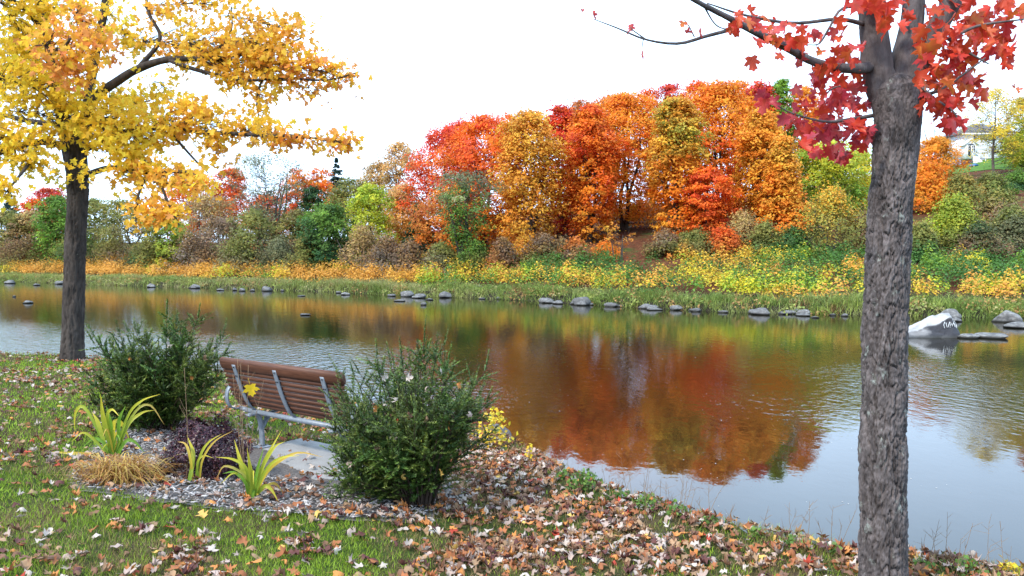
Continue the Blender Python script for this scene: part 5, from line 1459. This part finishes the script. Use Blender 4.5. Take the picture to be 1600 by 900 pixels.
# ================================================================ THE TWO NEAR MAPLES
def worley(u, v, nu, seed):
    """distances to the two nearest jittered cell points and the nearest cell's id; u wraps after nu cells"""
    iu, iv = np.floor(u).astype(np.int64), np.floor(v).astype(np.int64)
    f1 = np.full(np.broadcast(u, v).shape, 9.0); f2 = f1.copy(); cid = np.zeros_like(f1)
    for a in (-1, 0, 1):
        for b in (-1, 0, 1):
            cu, cv = iu + a, iv + b; w = np.mod(cu, nu)
            px_ = cu + .5 + .85 * (_hash(w, cv, 1, seed) - .5); py_ = cv + .5 + .85 * (_hash(w, cv, 2, seed) - .5)
            d = np.sqrt((u - px_) ** 2 + (v - py_) ** 2)
            idq = _hash(w, cv, 3, seed)
            cid = np.where(d < f1, idq, cid); f2 = np.where(d < f1, f1, np.minimum(f2, d)); f1 = np.minimum(f1, d)
    return f1, f2, cid
def bark_disp(cells, cell_h, amp, seed, plate=1.0):
    """long wandering furrows, broken by cross cracks into uneven plates with lifted ends"""
    a = cells / 6.3
    def f(th, L, r):
        x, y = np.cos(th) * a, np.sin(th) * a
        wob = .9 * (fbm(x * .8, y * .8, L * 7, seed + 1) - .5)
        z = L / cell_h
        n1 = fbm(x + wob, y - wob, z, seed, 2) - .5
        n2 = fbm(x * 2.1 + wob, y * 2.1, z * 2.4, seed + 3, 2) - .5
        n3 = fbm(x * .9, y * .9, z * 3.8 + wob * 3, seed + 4, 2) - .5
        msk = np.clip((fbm(x * .6, y * .6, z * .9, seed + 7, 2) - .42) * 8, 0, 1)
        e1 = np.clip(np.abs(n1) / .065, 0, 1) ** .8
        e2 = np.clip(np.abs(n2) / .07, 0, 1)
        e3 = 1 - msk * (1 - np.clip(np.abs(n3) / .03, 0, 1))
        big = fbm(x * .45, y * .45, z * .8, seed + 9, 2) - .5
        fine_ = fbm(x * 4.5, y * 4.5, L * 70, seed + 5, 3) - .5
        f.tint = np.clip(.95 + .9 * big + 1.3 * fine_ + .5 * n3, .4, 1.8)
        return amp * (1.7 * (e1 - .8) + .55 * plate * (e2 - .8) + .6 * plate * (e3 - .9) + 1.6 * big + 1.1 * fine_ + .8 * n3)
    return f
# ---------------- red maple, close on the right
M_BARK = bark_mat('maple_bark', (.048, .041, .041), (.165, .142, .140), (.26, .29, .265), 26, attr=True, lscale=17, lpos=.60)
M_BARK2 = bark_mat('smooth_maple_bark', (.052, .043, .043), (.150, .126, .124), (.22, .225, .21), 22, lpos=.63)
DR = 4.0
def WR(a, b, d=0.0): return W(a, b, DR + d)
kr = DR / F_PX
base_r = WR(1380, 935); base_r[2] = float(ground(base_r[0], DR)) - .05
red = empty('red_maple', (base_r[0], base_r[1], float(ground(base_r[0], DR))), 'maple with thick rough grey trunk and red leaves close at the right', 'tree')
cen = [(1381, 1010, 50), (1380, 935, 41), (1380, 880, 37.5), (1380, 780, 37), (1380, 680, 36.5), (1382, 600, 35.5), (1382, 520, 35), (1386, 440, 34), (1389, 360, 34), (1393, 300, 34), (1397, 240, 33.5), (1400, 190, 34.5), (1399, 158, 38), (1397, 138, 38), (1395, 124, 26), (1394, 116, 10)]
P = np.array([WR(a, b) for a, b, r_ in cen]); P[0][2] = min(P[0][2], base_r[2])
bd = bark_disp(34, .13, .0115, 3)
def bd_top(th, L, r):                                   # bark turns smoother towards the fork
    return bd(th, L, r) * np.interp(L.max() - L, [0, .12, .62], [.22, .30, 1.0])
V, Fl = tube(P, np.array([r_ * kr * .895 for *_, r_ in cen]), 184, 560, bd_top)
tint = np.concatenate([np.clip(bd.tint, .35, 1.7).ravel(), [1, 1]])
trunk_r = mobj('trunk', V, Fl, M_BARK, red, col=tint[:, None] * np.array([[1.0, .98, .97]]), smooth=True)
def limb(o, pts, rad_px, name, mat, sides=40, n=120, amp=.003, depth=DR, k=None, scale=40):
    k = k or depth / F_PX
    P = np.array([W(a, b, depth + d) for a, b, d in pts])
    V, Fl = tube(P, np.array(rad_px) * k, sides, n, bark_disp(max(8, sides // 2), .18, amp, int(pts[0][0]) % 50, .4) if amp else None)
    mobj(name, V, Fl, mat, o, smooth=True)
    return P
limb(red, [(1397, 250, .03), (1389, 190, .03), (1378, 140, .02), (1370, 98, .02), (1365, 50, .0), (1362, 0, -.02), (1356, -120, -.05), (1330, -330, -.1), (1310, -560, -.1)], [7, 15, 23, 23, 20, 19, 17, 13, 5], 'limb', M_BARK2)
limb(red, [(1399, 250, .03), (1404, 190, .03), (1408, 140, .03), (1414, 95, .05), (1423, 45, .08), (1428, 0, .10), (1434, -120, .2), (1470, -350, .3), (1480, -600, .3)], [7, 15, 24, 21, 17, 16, 14, 10, 4], 'limb', M_BARK2)
limb(red, [(1400, 250, .01), (1409, 190, .0), (1418, 145, .0), (1430, 112, .0), (1452, 68, -.03), (1482, 12, -.06), (1530, -70, -.12), (1620, -220, -.3), (1690, -420, -.4)], [6, 13, 18, 17, 15, 14, 13, 9, 4], 'limb', M_BARK2)
limb(red, [(1412, 330, .05), (1425, 260, .08), (1432, 190, .10), (1434, 150, .12), (1430, 110, .12)], [4, 8, 8, 8, 7], 'limb', M_BARK2, 20, 60)
# the long branch reaching left and its twigs
BR = limb(red, [(1362, 104, 0), (1344, 107, -.06), (1305, 105, -.14), (1268, 95, -.2), (1225, 72, -.28), (1180, 50, -.36), (1135, 26, -.45), (1085, 0, -.55), (1000, -50, -.7)], [9, 8, 6.5, 6, 5.5, 5, 4, 3.2, 1.5], 'branch', M_BARK2, 12, 60, .0008)
TWIGS = [([(1152, 44, -.40), (1105, 56, -.42), (1060, 68, -.45), (1010, 62, -.48), (965, 44, -.5), (928, 30, -.5)], [3, 2.6, 2.2, 1.6, 1.2, .7]),
         ([(1352, 38, -.02), (1310, 30, -.1), (1240, 36, -.15), (1165, 24, -.25), (1105, 5, -.3)], [4, 3.2, 2.6, 2, 1]),
         ([(1368, 180, .05), (1330, 186, -.05), (1290, 190, -.1), (1240, 178, -.2), (1215, 165, -.25)], [3.4, 2.6, 2, 1.4, .8]),
         ([(1352, 10, .0), (1315, 14, -.1), (1295, 45, -.12), (1280, 68, -.15), (1262, 70, -.15)], [2.6, 2.2, 1.8, 1.2, .7]),
         ([(1370, 120, .05), (1340, 142, .1), (1310, 135, .12), (1285, 150, .1)], [2.4, 2, 1.5, .8]),
         ([(1428, 60, .0), (1480, 60, -.05), (1530, 40, -.1), (1600, 30, -.15)], [3.4, 2.8, 2.2, 1.2]),
         ([(1440, 150, .0), (1470, 140, -.1), (1500, 120, -.14), (1540, 90, -.2)], [3, 2.4, 1.8, 1]),
         ([(1465, 50, .0), (1510, 80, -.05), (1545, 100, -.1)], [2.6, 2, 1]), ([(1425, 120, .0), (1455, 150, -.12), (1490, 175, -.2), (1500, 200, -.22)], [2.6, 2, 1.4, .8]),
         ([(1100, 10, -.5), (1120, 40, -.52), (1150, 48, -.52)], [1.4, 1, .6]), ([(1085, 58, -.44), (1076, 40, -.45), (1068, 30, -.45)], [1.0, .8, .5]),
         ([(1010, 62, -.48), (990, 48, -.5), (985, 42, -.5)], [1.0, .8, .5]), ([(1005, 62, -.48), (1003, 76, -.5)], [.8, .5])]
for pts, rr_ in TWIGS:
    limb(red, pts, rr_, 'twig', M_BARK2, 6, 18, 0)
# leaves: every one its own part
M_RED = leaf_mat('red_maple_leaves', .42, gloss=.35, rough=.42)
g = np.random.default_rng(77)
REDC = [(.58, .045, .026), (.60, .068, .026), (.47, .032, .030), (.60, .120, .034), (.44, .040, .062), (.36, .032, .038), (.52, .062, .068)]
RSH = [maple_leaf(True, (a, b), f, 700 + q, True, .05) for q, (a, b, f) in enumerate([(.3, -.3, .2), (.8, -.6, .35), (-.3, .3, .15), (.5, .6, .5), (-.6, -.5, -.2), (.1, -.9, .6)])]
RV = {}
def red_leaf(P, s_, ci, o=red):
    sh = int(g.integers(0, len(RSH)))
    if (sh, ci) not in RV:
        V, Fq = RSH[sh]
        V = V - np.array((0, -.30, 0))
        cv = np.array(REDC[ci]) * (1 + .35 * (vnoise(V[:, 0] * 3 + ci, V[:, 1] * 3, sh, 4) - .5)[:, None] * 2)
        cv[:, 1] = cv[:, 1] * (1 + .5 * np.exp(-(V[:, 0] / .12) ** 2))
        RV[(sh, ci)] = make_mesh('leaf', V, Fq, M_RED, np.clip(cv, .01, .85))
    tip = np.array([[g.normal(0, .55), g.normal(0, .45) - .15, -1 + abs(g.normal(0, .35))]])
    M_ = frames_tip(tip, np.array([g.normal(math.pi / 2 * 0, .8)]))[0]
    ob_ = bpy.data.objects.new('leaf', RV[(sh, ci)]); COL.objects.link(ob_)
    ob_.parent = o
    Mw = Matrix([list(r_) for r_ in M_]).to_4x4(); Mw.translation = Vector(P) - Vector(o.location)
    ob_.matrix_local = Mw @ Matrix.Scale(float(s_), 4)
EXTRA = []
def spray(x0, y0, x1, y1, rad, n_, d0, d1, cis, s0=.085, s1=.125):
    s0, s1 = s0 * .70, s1 * .74
    for q in range(int(n_ * .7)):
        f = g.uniform(); EXTRA.append((W(x0 + (x1 - x0) * f + g.normal(0, rad * .65), y0 + (y1 - y0) * f + g.normal(0, rad * .65), DR + .12 + d0 + (d1 - d0) * f + g.normal(0, .15)), g.uniform(s0, s1), REDC[int(g.choice(cis))]))
    for q in range(n_):
        f = g.uniform(); a = g.normal(0, rad * .68); b = g.normal(0, rad * .68)
        P = W(x0 + (x1 - x0) * f + a, y0 + (y1 - y0) * f + b, DR + d0 + (d1 - d0) * f + g.normal(0, .12))
        red_leaf(P, g.uniform(s0, s1), int(g.choice(cis)))
spray(1120, 20, 1335, 75, 26, 26, -.45, -.1, [3, 1, 6, 0, 1], .07, .11)
spray(1200, 45, 1345, 110, 22, 18, -.3, -.05, [6, 3, 1, 0], .07, .11)
spray(1262, 130, 1355, 165, 28, 34, -.1, .25, [4, 6, 0, 6, 2], .08, .115)
spray(1245, 190, 1372, 205, 22, 34, -.2, .15, [4, 2, 0, 6, 4], .085, .12)
spray(1192, 150, 1240, 178, 9, 5, -.3, -.25, [4, 2], .10, .14)
spray(1272, 222, 1330, 238, 10, 6, -.25, -.05, [2, 5, 4], .10, .13)
spray(1335, 0, 1395, 28, 16, 10, -.30, -.22, [0, 0, 1, 1], .09, .13)
spray(1350, -40, 1410, 5, 22, 12, -.3, -.2, [0, 1])
spray(1440, 30, 1600, 20, 34, 40, -.25, .25, [0, 1, 3, 0], .09, .125)
spray(1470, 70, 1600, 60, 24, 24, -.2, .2, [0, 1, 2], .09, .125)
spray(1440, 120, 1530, 120, 26, 34, -.2, .2, [1, 0, 2, 3], .09, .13)
spray(1440, 165, 1505, 160, 15, 13, -.2, .1, [2, 0, 1], .09, .13)
spray(1482, 180, 1500, 196, 6, 4, -.25, -.2, [2, 0], .10, .13)
for a, b, ci in ((1002, 82, 6), (990, 45, 6), (1068, 34, 3), (1092, 46, 6), (1072, 52, 6), (985, 38, 6), (925, 18, 6), (910, 14, 6)):
    red_leaf(W(a, b, DR - .45), g.uniform(.04, .06), ci)
# upper crown above the picture
g2 = np.random.default_rng(78); n = 300
P = np.stack([base_r[0] + g2.normal(0, 1.1, n), DR + g2.normal(0, 1.1, n), 4.5 + g2.uniform(0, 3.5, n)], -1)
V, Fq = maple_leaf(True, (.5, -.3), .3, 33, True)
cols = np.vstack([np.array(REDC)[g2.integers(0, 7, n)], np.array([e[2] for e in EXTRA])])
sz = np.concatenate([g2.uniform(.09, .13, n), [e[1] for e in EXTRA]]); P = np.vstack([P, [e[0] for e in EXTRA]]); n = len(P)
tip = np.column_stack([g2.normal(0, .5, (n, 2)), -np.ones(n)])
V, Fq, C = instance(V, Fq, frames_tip(tip, g2.normal(0, 1, n)), P, sz, cols)
up = mobj('leaf_mass', V, Fq, M_RED, red, C); up['kind'] = 'stuff'

# ---------------- yellow maple on the left bank
DL = 14.5
kl = DL / F_PX
bx = W(113, 560, DL); bz_ = float(ground(bx[0], DL))
M_BARKL = bark_mat('furrowed_dark_bark', (.022, .018, .017), (.085, .070, .062), (.30, .28, .24), 12, lscale=5, lpos=.66)
yel = empty('yellow_maple', (bx[0], DL, bz_), 'yellow-leaved maple with dark trunk standing at the water', 'tree')
cen = [(113, 590, 26), (113, 562, 20), (114, 520, 17.5), (116, 440, 17), (118, 370, 16.5), (121, 320, 16.5), (121, 280, 17.5), (118, 245, 18), (117, 215, 17), (118, 190, 9)]
P = np.array([W(a, b, DL) for a, b, r_ in cen])
V, Fl = tube(P, np.array([r_ * kl * .88 for *_, r_ in cen]), 72, 240, bark_disp(30, .40, .016, 8, .4))
mobj('trunk', V, Fl, M_BARKL, yel, smooth=True)
LIMBS = [([(112, 250, 0), (100, 195, -.1), (88, 130, -.3), (74, 60, -.4), (62, -10, -.4), (55, -200, -.3), (70, -420, 0)], [12, 10, 9, 8, 7, 5, 2]),
         ([(124, 245, 0), (131, 195, .1), (150, 152, 0), (182, 128, -.1), (215, 108, -.2), (262, 93, -.4), (330, 91, -.6), (420, 78, -.8), (470, 60, -.9)], [11, 9, 7, 6.5, 6, 5, 3.5, 2.2, 1]),
         ([(131, 200, .1), (148, 90, .3), (165, 0, .5), (185, -200, .6), (200, -380, .5)], [8, 7, 6, 4, 2]),
         ([(127, 235, 0), (180, 212, -.5), (245, 200, -.9), (330, 207, -1.2), (420, 212, -1.5), (490, 216, -1.6), (548, 226, -1.6)], [6, 5, 4, 3.2, 2.4, 1.6, .8]),
         ([(130, 275, 0), (175, 262, -.8), (230, 270, -1.5), (290, 268, -2.0), (318, 285, -2.2)], [5, 4, 3, 2, 1]),
         ([(112, 230, 0), (60, 222, -.8), (0, 238, -1.6), (-70, 270, -2.2)], [6, 5, 4, 2]),
         ([(102, 195, -.1), (40, 188, .4), (-60, 165, 1.0), (-160, 170, 1.5)], [5, 4, 3, 1.5]),
         ([(262, 93, -.4), (310, 110, -.7), (380, 125, -.9), (440, 122, -1.0), (510, 125, -1.1), (562, 112, -1.1)], [3.5, 3, 2.4, 2, 1.4, .7]),
         ([(215, 108, -.2), (250, 60, -.1), (230, 10, 0), (225, -100, .2)], [4, 3, 2.4, 1]),
         ([(74, 60, -.4), (40, 15, -.8), (0, -10, -1.2), (-80, -60, -1.6)], [4, 3.5, 3, 1.5]),
         ([(90, 140, -.3), (98, 110, -1.2), (96, 85, -2.0), (110, 60, -2.6)], [3.5, 3, 2.4, 1.4]),
         ([(230, 270, -1.5), (215, 310, -1.8), (212, 350, -2.0)], [2, 1.6, .8]), ([(245, 272, -1.6), (262, 315, -2.0), (280, 352, -2.2)], [2, 1.6, .8]),
         ([(262, 202, -1.0), (300, 245, -1.2), (325, 270, -1.3)], [2, 1.6, .8]), ([(330, 91, -.6), (360, 50, -.5), (362, 10, -.4)], [2.2, 1.6, .8]),
         ([(420, 100, -.9), (402, 150, -.9), (405, 190, -.9)], [1.8, 1.4, .7]), ([(60, 222, -.8), (45, 255, -1.6), (10, 300, -2.3)], [3, 2.4, 1])]
for pts, rr_ in LIMBS:
    limb(yel, pts, rr_, 'limb', M_BARKL, 10, 40, 0, DL)
M_YEL = leaf_mat('yellow_maple_leaves', .58, gloss=.25, rough=.5)
YC = dict(y=[(.90, .62, .05), (.90, .56, .05), (.89, .64, .06), (.86, .64, .06)], o=[(.90, .52, .06), (.88, .45, .07), (.90, .58, .06)], p=[(.84, .42, .08), (.80, .34, .09), (.86, .47, .07), (.72, .26, .09)], q=[(.84, .40, .08), (.86, .50, .06), (.80, .34, .09), (.86, .54, .05)])
STROKES = [  # x0,y0,x1,y1,radius,n,depth0,depth1,colour
    (225, 65, 420, 70, 34, 420, 0, -.8, 'o'), (290, 90, 455, 105, 28, 420, -.4, -1., 'o'), (430, 100, 562, 120, 13, 190, -1., -1.1, 'q'), (480, 85, 520, 110, 10, 60, -1., -1., 'q'), (380, 60, 470, 90, 24, 170, -.8, -1., 'o'), (355, 25, 470, 50, 20, 150, -.4, -.9, 'o'), (455, 70, 475, 45, 8, 24, -.9, -.9, 'p'),
    (225, 8, 370, 4, 18, 160, 0, -.3, 'o'), (350, 115, 425, 150, 14, 120, -.7, -.9, 'o'), (405, 140, 402, 188, 9, 60, -.9, -.9, 'o'), (440, 125, 505, 142, 12, 90, -1., -1., 'q'),
    (245, 190, 360, 195, 26, 330, -.9, -1.3, 'o'), (350, 205, 450, 205, 14, 170, -1.2, -1.5, 'o'), (440, 208, 556, 228, 8, 150, -1.5, -1.6, 'q'), (320, 215, 345, 248, 12, 60, -1.2, -1.2, 'o'), (430, 215, 440, 245, 6, 24, -1.5, -1.5, 'o'),
    (15, 20, 65, 100, 30, 330, -.8, -.6, 'y'), (70, 70, 145, 100, 38, 380, -2.0, -2.2, 'q'), (120, 20, 160, 80, 22, 200, -1.5, -1.2, 'q'), (0, 120, 120, 150, 32, 420, -1.2, -1.0, 'y'), (30, 175, 210, 190, 32, 520, -1.0, -.8, 'y'),
    (-20, 205, 65, 245, 28, 330, -1.5, -1.4, 'y'), (-10, 290, 22, 305, 14, 60, -2.3, -2.3, 'y'), (65, 205, 100, 232, 12, 40, -1, -1, 'y'), (140, 195, 245, 215, 28, 400, -1.2, -1.3, 'y'), (118, 255, 128, 280, 9, 26, -1.4, -1.4, 'y'),
    (160, 230, 240, 255, 22, 230, -1.0, -1.6, 'y'), (190, 270, 300, 268, 14, 190, -1.3, -2.0, 'o'), (240, 285, 325, 292, 9, 90, -1.8, -2.2, 'o'), (205, 300, 270, 335, 14, 120, -1.7, -2.0, 'o'), (208, 320, 222, 352, 7, 40, -2., -2., 'o'),
    (258, 310, 284, 350, 8, 55, -2., -2.2, 'o'), (0, 60, 30, 130, 28, 200, .5, .6, 'y'), (160, 10, 215, 70, 20, 160, .4, .2, 'y'), (170, 150, 240, 165, 20, 170, .2, -.2, 'y'), (120, 130, 150, 210, 14, 50, .8, .8, 'y'),
    (0, 5, 120, 10, 20, 200, -1., -.5, 'y'), (20, 250, 60, 265, 10, 40, -1.6, -1.7, 'y'), (75, 255, 100, 300, 8, 14, -1, -1, 'y'), (250, 130, 270, 175, 20, 90, -.4, -.6, 'y'), (295, 165, 330, 180, 12, 50, -1, -1, 'o')]
V0, F0 = maple_leaf(False, (.3, .2), .22, 44, False, stem=False)
V1, F1 = maple_leaf(False, (-.4, .5), .35, 45, False, stem=False)
g = np.random.default_rng(99)
Pl, Cl, Sl = [], [], []
tw = Join()
for x0, y0, x1, y1, rad, n_, d0, d1, cn in STROKES:
    n_ = int(n_ * 1.45)
    ncl = max(3, n_ // 9)
    f = g.uniform(0, 1, ncl); ang = g.uniform(0, 6.283, ncl); rr_ = rad * np.sqrt(g.uniform(0, 1, ncl)) * 1.12
    dep = DL + d0 + (d1 - d0) * f + g.normal(0, rad * kl * .55, ncl)
    cxy = np.array([W(x0 + (x1 - x0) * f[q] + rr_[q] * math.cos(ang[q]), y0 + (y1 - y0) * f[q] + rr_[q] * math.sin(ang[q]), dep[q]) for q in range(ncl)])
    for q in range(ncl):                                   # a twig to every leaf tuft
        fb = min(max(f[q] - .25, 0), 1); a = W(x0 + (x1 - x0) * fb, y0 + (y1 - y0) * fb, DL + d0 + (d1 - d0) * fb)
        tw.add(*tube([a, (a + cxy[q]) / 2 + g.normal(0, .04, 3), cxy[q]], [.009, .006, .003], 3, cap=False))
    own = g.integers(0, ncl, n_)
    Pl.append(cxy[own] + g.normal(0, 1, (n_, 3)) * np.array((.13, .13, .09)))
    pal = np.array(YC[cn]); base_c = pal[g.integers(0, len(pal), ncl)]
    Cl.append(base_c[own] * g.uniform(.82, 1.15, (n_, 1))); Sl.append(g.uniform(.075, .132, n_))
# crown above and around, outside the picture
n_ = 2600
u_ = norm(g.normal(0, 1, (n_, 3))) * g.uniform(.35, 1, (n_, 1)) ** .5
Pq = np.array([bx[0], DL, bz_ + 8.2]) + u_ * np.array((4.6, 4.4, 3.6))
ppx, ppy = to_px(Pq)
Pq = Pq[(ppy < -15) | (ppx < -30)]; n_ = len(Pq)
Pl.append(Pq); Cl.append(np.array(YC['y'])[g.integers(0, 4, n_)]); Sl.append(g.uniform(.12, .19, n_))
Pl, Cl, Sl = np.concatenate(Pl), np.clip(np.concatenate(Cl), .01, .88), np.concatenate(Sl)
n_ = len(Pl)
tip = np.column_stack([g.normal(0, .6, n_), g.normal(0, .6, n_) - .1, -1 + np.abs(g.normal(0, .5, n_))])
ML = frames_tip(tip, g.normal(0, 1.0, n_))
ppx, ppy = to_px(Pl)
vis = (ppx > 4) & (ppx < 1596) & (ppy > 4)
rank = np.argsort(-(Sl / Pl[:, 1]) * vis)
single = np.zeros(n_, bool); single[rank[:290]] = True
tw.build('twigs', M_BARKL, yel)
YV = {}
for i in np.where(single)[0]:
    c = Cl[i]; key = (int(i) % 2, int(np.argmin([np.abs(np.array(z_) - c).sum() for q in 'yopq' for z_ in YC[q]])))
    if key not in YV:
        V, Fq = (V0, F0) if key[0] == 0 else (V1, F1)
        YV[key] = make_mesh('leaf', V, Fq, M_YEL, np.repeat([[z_ for q in 'yopq' for z_ in YC[q]][key[1]]], len(V), 0))
    o = bpy.data.objects.new('leaf', YV[key]); COL.objects.link(o); o.parent = yel
    Mw = Matrix([list(r_) for r_ in ML[i]]).to_4x4(); Mw.translation = Vector(Pl[i]) - Vector(yel.location)
    o.matrix_local = Mw @ Matrix.Scale(float(Sl[i]), 4)
J = Join()
for q, (V, Fq) in enumerate(((V0, F0), (V1, F1))):
    s_ = np.where(~single & (np.arange(n_) % 2 == q))[0]
    J.add(*instance(V, Fq, ML[s_], Pl[s_], Sl[s_], Cl[s_]))
fo = J.build('foliage', M_YEL, yel); fo['kind'] = 'stuff'

# ---------------- tell look-alikes apart by their order in the picture
bpy.context.view_layer.update()
ORD = ['leftmost', 'second from left', 'third from left', 'fourth from left', 'fifth from left', 'sixth from left', 'seventh from left', 'eighth from left', 'ninth from left', 'tenth from left']
same = {}
for o in COL.objects:
    if o.parent is None and o.get('label') and o.name.split('.')[0] in ('rock', 'fallen_leaf', 'caught_leaf'):
        same.setdefault(o['label'], []).append(o)
for lab, os_ in same.items():
    if 1 < len(os_) <= len(ORD):
        os_.sort(key=lambda o: float(to_px(np.array(o.matrix_world.translation))[0]))
        for q, o in enumerate(os_):
            o['label'] = f'{lab}, {ORD[q]}'
